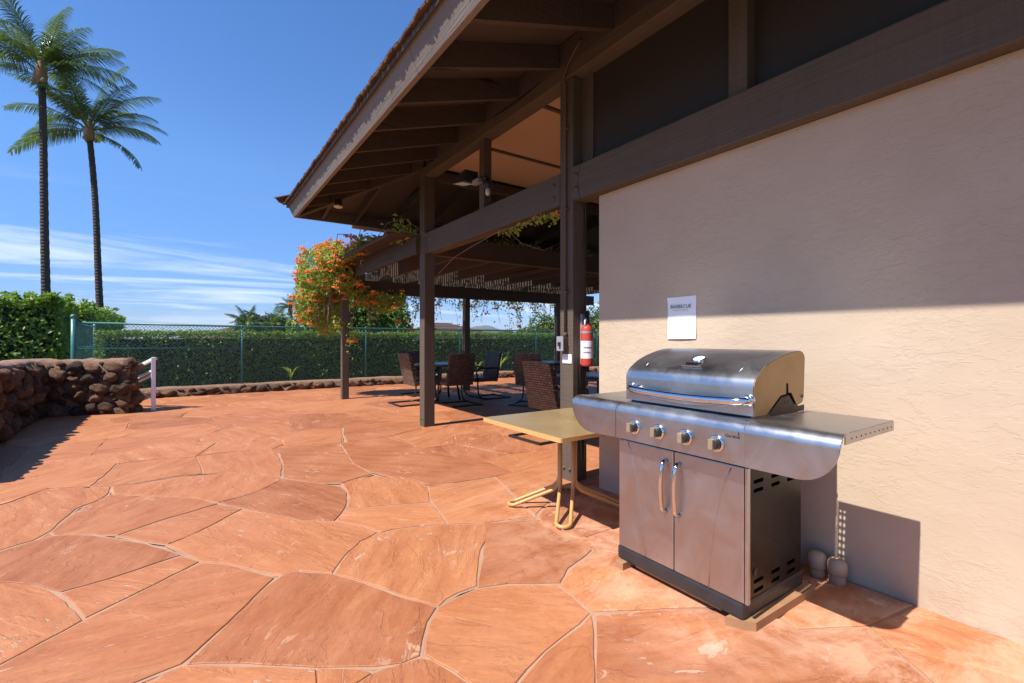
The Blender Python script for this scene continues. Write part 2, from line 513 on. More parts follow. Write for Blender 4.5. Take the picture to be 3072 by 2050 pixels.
def mk_mortar():
    t = NT('mortar'); v = t.coord()
    c = t.mix(t.noise(v, 5, 5, 0.6), (0.36, 0.185, 0.105), (0.48, 0.30, 0.195))
    c = t.mix(t.ramp(t.noise(v, 1.2, 4), [(0.48, 0.0), (0.66, 0.6)]), c, (0.27, 0.14, 0.09))
    MT['mortar'] = t.fin(c, 0.9, 0.0, t.bump(t.noise(v, 120, 4, 0.7), 0.6, 0.004))
mk_mortar()

def mk_steel(name, tint, rough, axis=(1, 60, 60), smudge=0.25):
    t = NT(name); v = t.coord(scale=axis)
    br = t.noise(v, 4.0, 3, 0.5)
    sm = t.noise(t.coord(), 5.0, 6, 0.65, 0.8)
    spk = t.ramp(t.noise(t.coord(loc=(2, 5, 1)), 260, 2, 0.5), [(0.66, 0.0), (0.72, 1.0)])
    spm = t.math('MULTIPLY', spk, t.ramp(t.noise(t.coord(), 3.0, 3), [(0.5, 0.0), (0.7, 1.0)]))
    c = t.mix(sm, tuple(x * 0.82 for x in tint), tuple(min(1, x * 1.1) for x in tint))
    stain = t.ramp(t.noise(t.coord(loc=(9, 1, 4)), 3.4, 8, 0.7, 1.2), [(0.50, 0.0), (0.68, 1.0)])
    c = t.mix(t.math('MULTIPLY', stain, 0.38), c, tuple(x * k for x, k in zip(tint, (0.74, 0.62, 0.50))))
    c = t.mix(t.math('MULTIPLY', spm, 0.5), c, (0.75, 0.72, 0.68))
    r = t.math('ADD', t.math('ADD', t.ramp(sm, [(0.3, rough - 0.06), (0.7, rough + smudge * 0.4)]), t.math('MULTIPLY', stain, smudge * 0.35)), t.math('MULTIPLY', br, 0.06))
    MT[name] = t.fin(c, r, 1.0, t.bump(br, 0.06, 0.001))
mk_steel('steel', (0.47, 0.475, 0.49), 0.29, (60, 1, 60))
mk_steel('steel_door', (0.46, 0.445, 0.44), 0.33, (60, 60, 1.5))
mk_steel('steel_dark', (0.045, 0.040, 0.037), 0.34, (1, 60, 60))
mk_steel('steel_side', (0.36, 0.265, 0.16), 0.42, (60, 60, 60))  # tan puts the wall's reflection on the hood caps into the colour
mk_steel('chrome', (0.74, 0.74, 0.74), 0.085, (40, 1, 40), 0.1)
simple('black_plastic', (0.022, 0.022, 0.024), 0.42, 0, 0.3, 14, 0.25)
simple('black_hole', (0.006, 0.006, 0.006), 0.9)
simple('rust', (0.20, 0.075, 0.025), 0.75)
simple('knob_face', (0.44, 0.37, 0.24), 0.38, 0.6, 0.25, 40)
simple('raw_wood', (0.33, 0.175, 0.085), 0.75, 0, 0.25, 12, 0.5)
simple('laminate', (0.315, 0.215, 0.098), 0.22, 0, 0.06, 3)
def mk_edgewood():
    t = NT('edge_wood'); v = t.coord(scale=(3, 3, 60))
    n = t.noise(v, 4, 5, 0.6)
    MT['edge_wood'] = t.fin(t.mix(n, (0.52, 0.27, 0.085), (0.68, 0.40, 0.15)), 0.42, 0.0, t.bump(n, 0.2, 0.001))
mk_edgewood()
simple('tube_paint', (0.58, 0.30, 0.105), 0.4, 0, 0.1, 18)
simple('paper', (0.80, 0.80, 0.81), 0.85, 0, 0.01, 3)
simple('ink', (0.03, 0.03, 0.03), 0.8)
simple('ink_grey', (0.16, 0.16, 0.16), 0.8)
simple('ink_red', (0.5, 0.05, 0.04), 0.7)
simple('ext_red', (0.50, 0.055, 0.035), 0.33, 0, 0.1, 6)
simple('label_white', (0.72, 0.73, 0.74), 0.55, 0, 0.03)
simple('grey_metal', (0.34, 0.35, 0.36), 0.45, 0.3, 0.1)
simple('pvc', (0.47, 0.335, 0.235), 0.6, 0, 0.15, 10, 0.2)
simple('white_paint', (0.80, 0.79, 0.80), 0.42, 0, 0.04)
simple('green_paint', (0.045, 0.175, 0.148), 0.38, 0, 0.15, 12)
simple('green_wire', (0.075, 0.20, 0.165), 0.45)
simple('black_metal', (0.020, 0.019, 0.019), 0.38, 0, 0.2)
simple('dark_table', (0.035, 0.034, 0.036), 0.3, 0, 0.2)
simple('tile_roof', (0.115, 0.070, 0.052), 0.85, 0, 0.3, 6, 0.3)
simple('gutter', (0.40, 0.20, 0.095), 0.5, 0, 0.2)
simple('shaded_panel', (0.030, 0.023, 0.018), 0.7, 0, 0.1, 4)  # timber paint taken near black, eave shade put into the colour
simple('ceiling_board', (0.58, 0.40, 0.26), 0.8, 0, 0.05)
simple('soffit', (0.070, 0.053, 0.042), 0.75, 0, 0.1, 4, 0.2)  # board brown darkened, with the shade under the eave in it
simple('plaster_far', (0.5, 0.4, 0.3), 0.8)
simple('lens', (0.55, 0.55, 0.52), 0.2, 0.0)
simple('earth', (0.11, 0.075, 0.045), 0.95, 0, 0.3, 3)
simple('bark_vine', (0.21, 0.15, 0.11), 0.85, 0, 0.2, 20)
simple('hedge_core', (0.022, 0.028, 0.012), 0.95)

def mk_shingle():
    t = NT('shingle'); oi = t.new('ShaderNodeObjectInfo')
    v = t.coord(scale=(2, 30, 30))
    n = t.noise(v, 2, 5, 0.6)
    c = t.mix(n, (0.105, 0.062, 0.04), (0.24, 0.14, 0.085))
    tone = t.ramp(oi.outputs['Random'], [(0, (0.40, 0.37, 0.36)), (1, (0.85, 0.76, 0.70))])
    MT['shingle'] = t.fin(t.mix(1.0, c, tone, 'MULTIPLY'), 0.88, 0.0, t.bump(n, 0.6, 0.006))
mk_shingle()

def mk_rock():
    t = NT('rock'); oi = t.new('ShaderNodeObjectInfo')
    off = t.new('ShaderNodeVectorMath', operation='ADD'); tcn = t.new('ShaderNodeTexCoord')
    cx = t.new('ShaderNodeCombineXYZ'); t.l.new(t.math('MULTIPLY', oi.outputs['Random'], 33.0), cx.inputs[0])
    t.l.new(tcn.outputs['Object'], off.inputs[0]); t.l.new(cx.outputs[0], off.inputs[1])
    V = off.outputs[0]
    n = t.noise(V, 2.2, 7, 0.65, 0.3); f = t.noise(V, 14, 5, 0.7)
    c = t.ramp(n, [(0.3, (0.085, 0.056, 0.040)), (0.5, (0.155, 0.102, 0.071)), (0.7, (0.235, 0.160, 0.112))])
    tone = t.ramp(oi.outputs['Random'], [(0, (0.62, 0.66, 0.72)), (0.5, (1.2, 1.08, 0.98)), (1, (2.1, 1.8, 1.55))])
    c = t.mix(1.0, c, tone, 'MULTIPLY')
    MT['rock'] = t.fin(c, 0.92, 0.0, t.bump(t.math('ADD', n, t.math('MULTIPLY', f, 0.45)), 1.0, 0.09), Specular_IOR_Level=0.15)
mk_rock()
def mk_wallmortar():
    t = NT('wall_mortar'); v = t.coord()
    c = t.mix(t.noise(v, 4, 6, 0.65), (0.17, 0.098, 0.064), (0.33, 0.185, 0.115))
    MT['wall_mortar'] = t.fin(c, 0.92, 0.0, t.bump(t.noise(v, 14, 6, 0.7), 0.9, 0.03))
mk_wallmortar()

def mk_leaf(name, dark, light, trans, tmix=0.32, rough=0.42, spec=0.5):
    t = NT(name)
    g = t.new('ShaderNodeNewGeometry')
    c = t.mix(g.outputs['Random Per Island'], dark, light)
    v = t.coord()
    c = t.mix(t.math('MULTIPLY', t.ramp(t.noise(v, 1.6, 3), [(0.35, 0.0), (0.65, 1.0)]), 0.35), c, tuple(x * 1.25 for x in light))
    t.fin(c, rough, 0.0, None, Specular_IOR_Level=spec)
    tr = t.new('ShaderNodeBsdfTranslucent'); tr.inputs[0].default_value = (*trans, 1)
    mx = t.new('ShaderNodeMixShader'); mx.inputs[0].default_value = tmix
    t.l.new(t.p.outputs[0], mx.inputs[1]); t.l.new(tr.outputs[0], mx.inputs[2]); t.l.new(mx.outputs[0], t.out.inputs[0])
    MT[name] = t.m
mk_leaf('hedge_leaf', (0.06, 0.13, 0.018), (0.19, 0.29, 0.045), (0.30, 0.46, 0.04), .36)
mk_leaf('clip_leaf', (0.04, 0.095, 0.018), (0.16, 0.25, 0.04), (0.27, 0.42, 0.04), .34)
mk_leaf('vine_leaf', (0.11, 0.19, 0.025), (0.38, 0.41, 0.075), (0.48, 0.56, 0.06), .38)
mk_leaf('flower', (0.80, 0.22, 0.03), (0.92, 0.46, 0.11), (0.9, 0.36, 0.05), 0.35, 0.5)
mk_leaf('frond', (0.035, 0.075, 0.016), (0.11, 0.155, 0.036), (0.17, 0.25, 0.04), 0.25, 0.33, 0.6)
mk_leaf('tree_leaf', (0.035, 0.075, 0.015), (0.12, 0.17, 0.03), (0.13, 0.2, 0.03))
simple('rachis', (0.30, 0.27, 0.10), 0.5)
def mk_trunk():
    t = NT('palm_bark'); v = t.coord(scale=(1, 1, 1))
    w = t.new('ShaderNodeTexWave', wave_type='BANDS', bands_direction='Z'); t.l.new(v, w.inputs[0])
    t.set(w, Scale=2.6, Distortion=3.5, Detail=3.0)
    n = t.noise(v, 9, 5, 0.6)
    c = t.mix(n, (0.05, 0.034, 0.025), (0.10, 0.072, 0.054))
    c = t.mix(t.math('MULTIPLY', t.ramp(w.outputs['Fac'], [(0.0, 1.0), (0.3, 0.0)]), 0.6), c, (0.03, 0.02, 0.015))
    MT['palm_bark'] = t.fin(c, 0.9, 0.0, t.bump(w.outputs['Fac'], 0.6, 0.03))
mk_trunk()
def mk_weave():
    t = NT('wicker')
    br = t.new('ShaderNodeTexBrick'); 
    tcn = t.new('ShaderNodeTexCoord')
    sp = t.new('ShaderNodeSeparateXYZ'); t.l.new(tcn.outputs['Object'], sp.inputs[0])
    cb = t.new('ShaderNodeCombineXYZ'); t.l.new(t.math('ADD', sp.outputs[1], t.math('MULTIPLY', sp.outputs[0], 0.73)), cb.inputs[0]); t.l.new(t.math('ADD', sp.outputs[2], t.math('MULTIPLY', sp.outputs[0], 0.4)), cb.inputs[1])
    t.l.new(cb.outputs[0], br.inputs['Vector'])
    t.set(br, Scale=1.0, Color1=(0.095, 0.060, 0.043, 1), Color2=(0.215, 0.142, 0.100, 1), Mortar=(0.018, 0.010, 0.007, 1))
    br.inputs['Mortar Size'].default_value = 0.006; br.inputs['Brick Width'].default_value = 0.052; br.inputs['Row Height'].default_value = 0.026
    br.inputs['Mortar Smooth'].default_value = 0.6
    inv = t.math('SUBTRACT', 1.0, br.outputs['Fac'])
    MT['wicker'] = t.fin(br.outputs['Color'], 0.42, 0.0, t.bump(inv, 0.9, 0.006))
mk_weave()
def mk_ground():
    t = NT('dry_ground'); v = t.coord()
    MT['dry_ground'] = t.fin(t.mix(t.noise(v, 0.4, 6), (0.06, 0.075, 0.028), (0.13, 0.11, 0.06)), 0.95)
    t = NT('hill'); v = t.coord(scale=(0.002, 0.002, 0.002))
    MT['hill'] = t.fin(t.mix(t.noise(v, 1.0, 6), (0.045, 0.06, 0.035), (0.11, 0.095, 0.06)), 0.95)
mk_ground()
# ------------------------------------------------------------ ground and patio
gm = MB().add([(-4000, -4000, -0.06), (6000, -4000, -0.06), (6000, 9000, -0.06), (-4000, 9000, -0.06)], [(0, 1, 2, 3)])
tag(gm.build('ground', MT['dry_ground']), kind='structure')

patio = thing('patio', None, None); tag(patio, kind='structure')
MB().box(-2.05, 14.0, -3.0, 12.0, -0.05, -0.0145).build('mortar_bed', MT['mortar'], patio)

def Lq(*pts): return [gnd(x / 1.46875, 1150 + y / 1.46875)[:2] for x, y in pts]
def Rq(*pts): return [gnd(1400 + x / 1.4055, 1400 + y / 1.4055)[:2] for x, y in pts]
TRACED = [
 Lq((815,1240),(960,1100),(1075,985),(1165,900),(1240,848),(1310,832),(1465,840),(1600,880),(1800,950),(1925,985),(1885,1050),(1860,1130),(1850,1200),(1770,1230),(1650,1248),(1400,1250),(1000,1232)),
 Lq((885,790),(1010,800),(1130,835),(1210,855),(1150,910),(1050,1010),(950,1100),(830,1210),(800,1235),(700,1275),(560,1330),(300,1400),(-150,1420),(-150,1320),(0,1245),(180,1145),(380,1040),(600,930),(780,840)),
 Lq((-120,760),(0,740),(190,680),(260,668),(410,668),(520,685),(640,705),(800,755),(660,800),(480,860),(265,920),(150,885),(0,875),(-120,880)),
 Lq((265,925),(480,862),(660,805),(805,762),(880,785),(760,845),(580,935),(370,1035),(330,980),(290,940)),
 Lq((-150,885),(0,880),(130,882),(220,912),(290,960),(335,1000),(370,1040),(180,1140),(0,1238),(-150,1310)),
 Lq((740,712),(900,640),(1075,555),(1200,580),(1320,602),(1480,608),(1600,630),(1665,655),(1590,695),(1520,760),(1465,838),(1340,828),(1240,845),(1150,830),(1000,795),(885,785),(820,752)),
 Lq((520,672),(700,610),(850,565),(960,532),(1070,552),(960,610),(850,665),(740,708),(640,695),(560,680)),
 Lq((490,490),(600,495),(740,502),(870,508),(960,530),(850,562),(700,605),(520,668),(400,662),(240,665),(225,655),(300,590),(380,540),(440,510)),
 Lq((-120,600),(0,545),(200,465),(400,460),(490,455),(475,490),(420,520),(340,550),(290,590),(225,650),(150,690),(0,735),(-120,755)),
 Lq((495,455),(600,445),(800,410),(1000,395),(1120,405),(1235,412),(1240,425),(1150,470),(1060,500),(960,525),(870,505),(740,500),(600,492),(500,488)),
 Lq((1245,420),(1400,440),(1500,455),(1530,480),(1525,540),(1490,590),(1475,605),(1330,600),(1200,578),(1080,552),(965,525),(1060,503),(1150,473)),
 Lq((1505,440),(1570,420),(1650,408),(1750,415),(1830,430),(1880,450),(1890,480),(1893,522),(1780,530),(1660,540),(1550,548),(1530,545),(1540,500),(1525,465)),
 Lq((1530,552),(1660,543),(1780,533),(1893,527),(1920,550),(1950,590),(1970,618),(1850,628),(1740,640),(1680,655),(1600,628),(1480,605),(1500,580)),
 Lq((1890,450),(2000,440),(2100,428),(2180,415)) + Rq((195,125),(283,210),(80,235)) + Lq((1975,618),(1950,585),(1920,545),(1897,520),(1890,490)),
 Lq((1665,660),(1740,645),(1850,632),(1975,622),(2145,620),(2145,680),(2120,730),(2110,800),(2105,890),(2020,920),(1970,950),(1935,980),(1830,955),(1720,915),(1590,870),(1470,840),(1500,790),(1550,730),(1610,685)),
 Rq((65,238),(290,222),(330,250),(420,300),(530,350),(500,380),(430,430),(395,490),(300,492),(180,492),(45,510),(55,430),(75,320)),
 Lq((1940,985),(2010,945)) + Rq((45,515),(180,500),(300,497),(390,505),(440,545),(490,590),(520,615),(480,660),(400,720),(330,775),(260,850),(205,914)) + Lq((2260,1345),(2090,1335),(2000,1265),(1870,1195),(1875,1120),(1895,1050)),
 Lq((1650,1270),(1850,1208),(1900,1215),(2000,1275),(2090,1340),(2180,1440),(1500,1460),(1560,1330)),
 Lq((1400,1252),(1600,1258),(1640,1275),(1560,1325),(1490,1450),(1400,1450)),
 Lq((800,1242),(1000,1240),(1395,1255),(1395,1450),(600,1450),(560,1360),(680,1310),(720,1280)),
 Rq((395,497),(440,432),(505,385),(560,357),(650,372),(900,470),(1200,600),(1000,592),(850,598),(700,605),(530,612),(490,575),(440,535)),
 Rq((545,625),(700,612),(900,602),(1000,598),(1220,640),(1320,640),(1390,692),(1550,688),(1690,680),(1750,730),(1830,800),(1960,914),(1990,1050),(545,1060)),
 Rq((525,620),(540,700),(545,914),(545,1060),(120,1060),(205,925),(265,855),(335,780),(405,725),(485,665)),
 Rq((1695,675),(1775,640),(1900,588),(2100,662),(2350,760),(2500,830),(2500,1060),(2000,1060),(1970,914),(1838,798),(1757,725)),
 Rq((1325,632),(1395,683),(1690,670),(1768,634),(1885,583),(1500,445),(1440,470),(1450,520)),
 Rq((300,215),(420,278),(500,297),(645,248),(700,150),(600,60),(400,110),(345,160),(320,185)),
 Rq((120,42),(200,18),(420,-40),(700,-20),(705,140),(600,55),(395,105),(340,155),(288,203),(200,118)),
 Rq((505,302),(645,255),(760,330),(650,368),(560,350)),
 Lq((1500,262),(1700,235),(1860,285),(2050,335),(2160,350),(2260,390),(2170,412),(2000,438),(1890,443),(1830,428),(1700,405),(1620,385),(1555,350),(1530,310)),
 Lq((1225,290),(1350,275),(1495,265),(1530,315),(1555,355),(1640,400),(1570,418),(1500,440),(1400,438),(1245,415),(1250,360),(1235,320)),
 Lq((865,325),(1000,305),(1200,285),(1225,315),(1245,360),(1238,408),(1120,402),(1000,392),(895,395),(885,365)),
 Lq((520,355),(700,335),(860,325),(880,360),(890,395),(800,405),(600,440),(490,452),(405,455),(470,400)),
 Lq((200,375),(350,358),(515,352),(465,400),(400,452),(210,462),(50,520),(-60,550),(-60,500)),
 Lq((1195,235),(1350,205),(1500,195),(1510,230),(1505,262),(1350,272),(1255,275),(1245,250)),
 Lq((870,318),(960,260),(1080,238),(1200,240),(1250,270),(1210,285),(1000,303)),
 Lq((430,350),(640,275),(800,242),(900,265),(950,262),(862,322),(700,332),(520,352)),
 Lq((1515,190),(1600,165),(1840,170),(1860,195),(1720,232),(1530,258),(1512,225)),
 Lq((1730,232),(1850,200),(1930,205),(2000,230),(2002,268),(1870,285)),
 Lq((2005,228),(2200,215),(2230,260),(2350,300),(2240,310),(2010,270)),
]
def area2(p): return sum(p[i][0] * p[(i + 1) % len(p)][1] - p[(i + 1) % len(p)][0] * p[i][1] for i in range(len(p)))
TRACED = [p if area2(p) > 0 else p[::-1] for p in TRACED]
def inpoly(x, y, poly):
    c = False; n = len(poly)
    for i in range(n):
        x1, y1 = poly[i]; x2, y2 = poly[i - 1]
        if (y1 > y) != (y2 > y) and x < (x2 - x1) * (y - y1) / (y2 - y1) + x1: c = not c
    return c

def refine(poly, step, amp, rnd):
    out = []
    n = len(poly)
    for i in range(n):
        a = Vector(poly[i]); b = Vector(poly[(i + 1) % n]); d = b - a
        k = max(1, min(6, int(d.length / step)))
        nrm = Vector((-d.y, d.x)).normalized() if d.length > 1e-6 else Vector((0, 0))
        for j in range(k):
            t = j / k
            q = a + d * t
            q += nrm * rnd.uniform(-amp, amp) * (1.0 if j else 0.6)
            out.append(q)
    return out
def inset(pts, d):
    n = len(pts); out = []
    for i in range(n):
        p0, p1, p2 = pts[i - 1], pts[i], pts[(i + 1) % n]
        e1 = (p1 - p0); e2 = (p2 - p1)
        if e1.length < 1e-6 or e2.length < 1e-6: out.append(p1.copy()); continue
        n1 = Vector((-e1.y, e1.x)).normalized(); n2 = Vector((-e2.y, e2.x)).normalized()
        m = n1 + n2
        if m.length < 1e-3: out.append(p1 + n1 * d); continue
        m.normalize()
        out.append(p1 + m * (d / max(0.5, m.dot(n1))))
    return out
def flag(poly, z, gap, rnd, amp=0.0035, step=0.07):
    pts = inset(refine(poly, step, amp, rnd), gap)
    cx = sum(p.x for p in pts) / len(pts); cy = sum(p.y for p in pts) / len(pts)
    tx, ty = rnd.uniform(-.0022, .0022), rnd.uniform(-.0022, .0022)
    top = inset(pts, 0.003); n = len(pts)
    def hz(p): return z + (p.x - cx) * tx + (p.y - cy) * ty
    vs_ = [(p.x - cx, p.y - cy, hz(p)) for p in top] + [(p.x - cx, p.y - cy, hz(p) - 0.002) for p in pts] + [(p.x - cx, p.y - cy, -0.03) for p in pts]
    fs = [tuple(range(n))] + [(n + i, n + (i + 1) % n, (i + 1) % n, i) for i in range(n)] + [(2 * n + i, 2 * n + (i + 1) % n, n + (i + 1) % n, n + i) for i in range(n)]
    me = bpy.data.meshes.new('flagstone'); me.from_pydata(vs_, [], fs); me.update()
    me.materials.append(MT['flagstone'])
    return piece('flagstone', me, None, (cx, cy, 0), patio)
prnd = random.Random(11)
for p in TRACED:
    flag(p, 0.0, prnd.uniform(0.0015, 0.0052), prnd, 0.004, 0.06)
# bed under the traced stones hides the edges of the random stones that run below them
pm = MB()
for k, p in enumerate(TRACED):
    pts = inset([Vector(q) for q in p], -0.012); n = len(pts)
    zz = -0.0052 - 0.00004 * k
    pm.add([(q.x, q.y, zz) for q in pts], [tuple(range(n))])
pm.build('mortar_joints', MT['mortar'], patio)
# the other stones: irregular cells
seeds = []; nflag = 0
yy = -2.6
while yy < 12.0:
    xx = -2.3 + prnd.uniform(0, .4)
    while xx < 9.5:
        seeds.append((xx + prnd.uniform(-.30, .30), yy + prnd.uniform(-.26, .26)))
        xx += prnd.uniform(0.75, 1.2)
    yy += 0.78
SA = np.array(seeds)
def cell(i):
    poly = [(-2.04, -2.8), (9.6, -2.8), (9.6, 11.9), (-2.04, 11.9)]
    s0 = SA[i]
    d2 = ((SA - s0) ** 2).sum(1)
    for j in np.argsort(d2)[1:18]:
        m = (SA[j] + s0) / 2; nn = SA[j] - s0
        out = []
        for k in range(len(poly)):
            a, b = poly[k], poly[(k + 1) % len(poly)]
            da = (a[0] - m[0]) * nn[0] + (a[1] - m[1]) * nn[1]; db = (b[0] - m[0]) * nn[0] + (b[1] - m[1]) * nn[1]
            if da <= 0: out.append(a)
            if (da < 0 < db) or (db < 0 < da):
                t = da / (da - db); out.append((a[0] + (b[0] - a[0]) * t, a[1] + (b[1] - a[1]) * t))
        poly = out
        if len(poly) < 3: return None
    return poly
def covered(x, y): return any(inpoly(x, y, p) for p in TRACED)
for i in range(len(seeds)):
    p = cell(i)
    if not p or abs(area2(p)) < 0.12: continue
    if p and area2(p) < 0: p = p[::-1]
    cxm = sum(q[0] for q in p) / len(p); cym = sum(q[1] for q in p) / len(p)
    tst = list(p) + [(cxm, cym)] + [(q[0] * k + cxm * (1 - k), q[1] * k + cym * (1 - k)) for q in p for k in (.5, .85)]
    if sum(covered(*q) for q in tst) >= len(tst) - 1: continue
    # behind the house wall or out of the camera's sight: not needed
    if cxm > 2.9 and cym < 2.4: continue
    if cym < -2.2: continue
    flag(p, -0.0065, prnd.uniform(0.001, 0.0035), prnd, 0.012, 0.12)
# ------------------------------------------------------------ the pavilion: posts, beams, hipped roof, stucco wall
WX = 2.695                                              # outer face of the stucco wall
pav = thing('pavilion', 'taupe timber pavilion with wide hipped shingle roof and beige stucco wall', 'building', (2.69, 3.0, 0))
MB().box(WX, WX + 0.24, -3.2, 2.70, -0.02, 2.335).build('stucco_wall', MT['stucco'], pav, label='beige trowelled stucco wall')

def post(x0, x1, y0, y1, z0, z1, name='post'):
    return MB().box(x0, x1, y0, y1, z0, z1, 0.006).build(name, MT['timber_z'], pav)
pR = post(2.62, 2.775, 2.928, 3.092, -0.01, 3.378)
pL = post(2.602, 2.757, 5.89, 6.045, -0.01, 3.378)
post(7.6, 7.75, 5.89, 6.045, -0.01, 3.37); post(7.6, 7.75, 2.93, 3.09, -0.01, 3.37)
post(2.64, 2.74, 4.395, 4.495, 2.612, 3.378, 'strut')
post(2.655, 2.75, 1.47, 1.585, 2.612, 3.378, 'strut')
def bolt(x, y, z, parent, axis='x', r=0.016):
    m = MB()
    if axis == 'x': m.lathe([(r * 1.5, 0.0), (r * 1.5, -0.004), (r, -0.004), (r, -0.014), (r * .5, -0.017)], (x, y, z), 'x', 10)
    else: m.lathe([(r * 1.5, 0.0), (r * 1.5, -0.004), (r, -0.004), (r, -0.014), (r * .5, -0.017)], (x, y, z), 'y', 10)
    return m.build('bolt', MT['timber_z'], parent)
def beam(x0, x1, y0, y1, z0, z1, mat, name='beam'):
    return MB().box(x0, x1, y0, y1, z0, z1, 0.006).build(name, MT[mat], pav)
b1 = beam(2.615, 2.765, 3.092, 5.888, 2.335, 2.61, 'timber_y')        # between the two posts
b2 = beam(2.612, 2.765, -3.2, 2.926, 2.338, 2.615, 'timber_y')        # over the stucco wall
for z in (2.52, 2.41): bolt(2.616, 3.17, z, b1)
for z in (2.53, 2.42): bolt(2.607, 2.875, z, b2)
for z in (2.53, 2.42): bolt(2.610, 5.86, z, b1, r=0.013)
# iron end strap with a notched edge on the wall beam
MB().prism([(2.924, 2.342), (2.83, 2.342), (2.865, 2.465), (2.832, 2.595), (2.924, 2.60)], 'x', 2.606, 2.612).build('strap', MT['timber_z'], b2)
MB().prism([(5.885, 2.34), (5.80, 2.34), (5.83, 2.47), (5.80, 2.60), (5.885, 2.60)], 'x', 2.609, 2.615).build('strap', MT['timber_z'], b1)
for dx, dz in ((5.925, .10), (5.99, .10)): bolt(2.603, dx, dz, pL, r=0.010)
for dx, dz in ((2.965, .10), (3.04, .10)): bolt(2.621, dx, dz, pR, r=0.012)
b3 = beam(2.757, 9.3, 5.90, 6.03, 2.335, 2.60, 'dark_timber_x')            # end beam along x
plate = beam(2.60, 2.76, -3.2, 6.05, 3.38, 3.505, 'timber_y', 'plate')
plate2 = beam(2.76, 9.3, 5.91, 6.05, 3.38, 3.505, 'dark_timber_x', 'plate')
# upper wall panel above the wall beam and inside walls that close the house
MB().box(2.74, 2.80, -3.2, 2.90, 2.60, 3.40).build('upper_panel', MT['shaded_panel'], pav)
MB().box(2.725, 2.741, 2.80, 2.926, 2.612, 3.40).build('batten', MT['timber_z'], pav)
MB().box(2.72, 9.3, -3.2, 5.95, 3.552, 3.58).build('ceiling', MT['ceiling_board'], pav)
for y in (3.71, 4.93): MB().box(2.77, 9.2, y, y + 0.05, 3.535, 3.553).build('ceiling_batten', MT['timber_x'], pav)
MB().box(2.96, 9.3, 1.6, 1.7, -0.02, 3.56).build('inner_wall', MT['stucco'], pav)
MB().box(9.3, 9.42, -3.2, 3.4, -0.02, 3.56).build('inner_wall', MT['stucco'], pav)
# roof planes
MX, MY, XE, YE = 0.32, 0.20, 1.262, 8.20
def sofx(x): return 3.272 + MX * (x - XE)
def sofy(y): return 3.272 + MY * (YE - y)
XR = 6.0; YB = YE - MX * (XR - XE) / MY
XF = 2 * XR - XE
roof_pts = [(XE, YE), (XR, YB), (XR, -3.6), (XE, -3.6)]
t_ = 0.05
A, B, D, E_ = (XE, YE, sofx(XE)), (XR, YB, sofx(XR)), (XR, -3.6, sofx(XR)), (XE, -3.6, sofx(XE))
A2, E2 = (XF, YE, sofx(XE)), (XF, -3.6, sofx(XE))
def up(p, d=t_): return (p[0], p[1], p[2] + d)
rm = MB()
for q in ([A, B, D, E_], [B, A2, E2, D]):
    rm.hexa(q, [up(p) for p in q])
rm.add([A, A2, B, up(A), up(A2), up(B)], [(0, 1, 2), (5, 4, 3), (0, 3, 4, 1), (1, 4, 5, 2), (2, 5, 3, 0)])
roof = rm.build('roof', MT['soffit'], pav)
# fascia boards: lean out at the top
FB = 3.108
def fascia(p0, p1, inw, lab):
    # p0,p1 bottom corners; inw = inward unit vector
    i = Vector((*inw, 0)); out = -i
    a0 = Vector((*p0, FB)); a1 = Vector((*p1, FB))
    top = out * 0.085 + Vector((0, 0, 0.215))
    q0 = [a0, a0 + i * 0.04, a0 + i * 0.04 + top, a0 + top]; q1 = [a1, a1 + i * 0.04, a1 + i * 0.04 + top, a1 + top]
    return MB().hexa(q0, q1)
f1 = MB()
for (za, zb) in ((8.10, 3.18), (3.176, -3.5)):
    top = (-0.085, 0.215)
    ya_t = za + (0.085 if za > 8 else 0)
    f1 = MB().hexa([(1.355, za, FB), (1.395, za, FB), (1.395 - .085, za, FB + .215), (1.27, ya_t, FB + .215)],
              [(1.355, zb, FB), (1.395, zb, FB), (1.395 - .085, zb, FB + .215), (1.27, zb, FB + .215)])
    f1.build('fascia', MT['fascia_y'], pav)
MB().hexa([(1.395, 8.10, FB), (1.395, 8.06, FB), (1.395, 8.06 + .085, FB + .215), (1.30, 8.185, FB + .215)],
          [(10.6, 8.10, FB), (10.6, 8.06, FB), (10.6, 8.06 + .085, FB + .215), (10.6, 8.185, FB + .215)]).build('fascia', MT['fascia_x'], pav)
# common rafters along the eave
def rafter(y, x0, x1, w=0.045, dep=0.195):
    zt0, zt1 = sofx(x0) - .002, sofx(x1) - .002
    q0 = [(x0, y, zt0 - dep), (x0, y + w, zt0 - dep), (x0, y + w, zt0), (x0, y, zt0)]
    q1 = [(x1, y, zt1 - dep), (x1, y + w, zt1 - dep), (x1, y + w, zt1), (x1, y, zt1)]
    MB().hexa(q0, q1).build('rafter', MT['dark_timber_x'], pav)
ry = 6.14
while ry > -1.3:
    x1 = 2.598 if ry < 6.05 else 2.50
    rafter(ry, 1.40, x1)
    # frieze board between rafters, above the plate
    if ry < 6.1: MB().box(2.60, 2.625, ry - 0.565, ry, 3.506, 3.69).build('frieze', MT['soffit'], pav)
    ry -= 0.613
for yj in (6.75, 7.35):
    xe = XE + MY * (YE - yj) / MX - 0.08
    if xe > 1.5: rafter(yj, 1.40, xe)
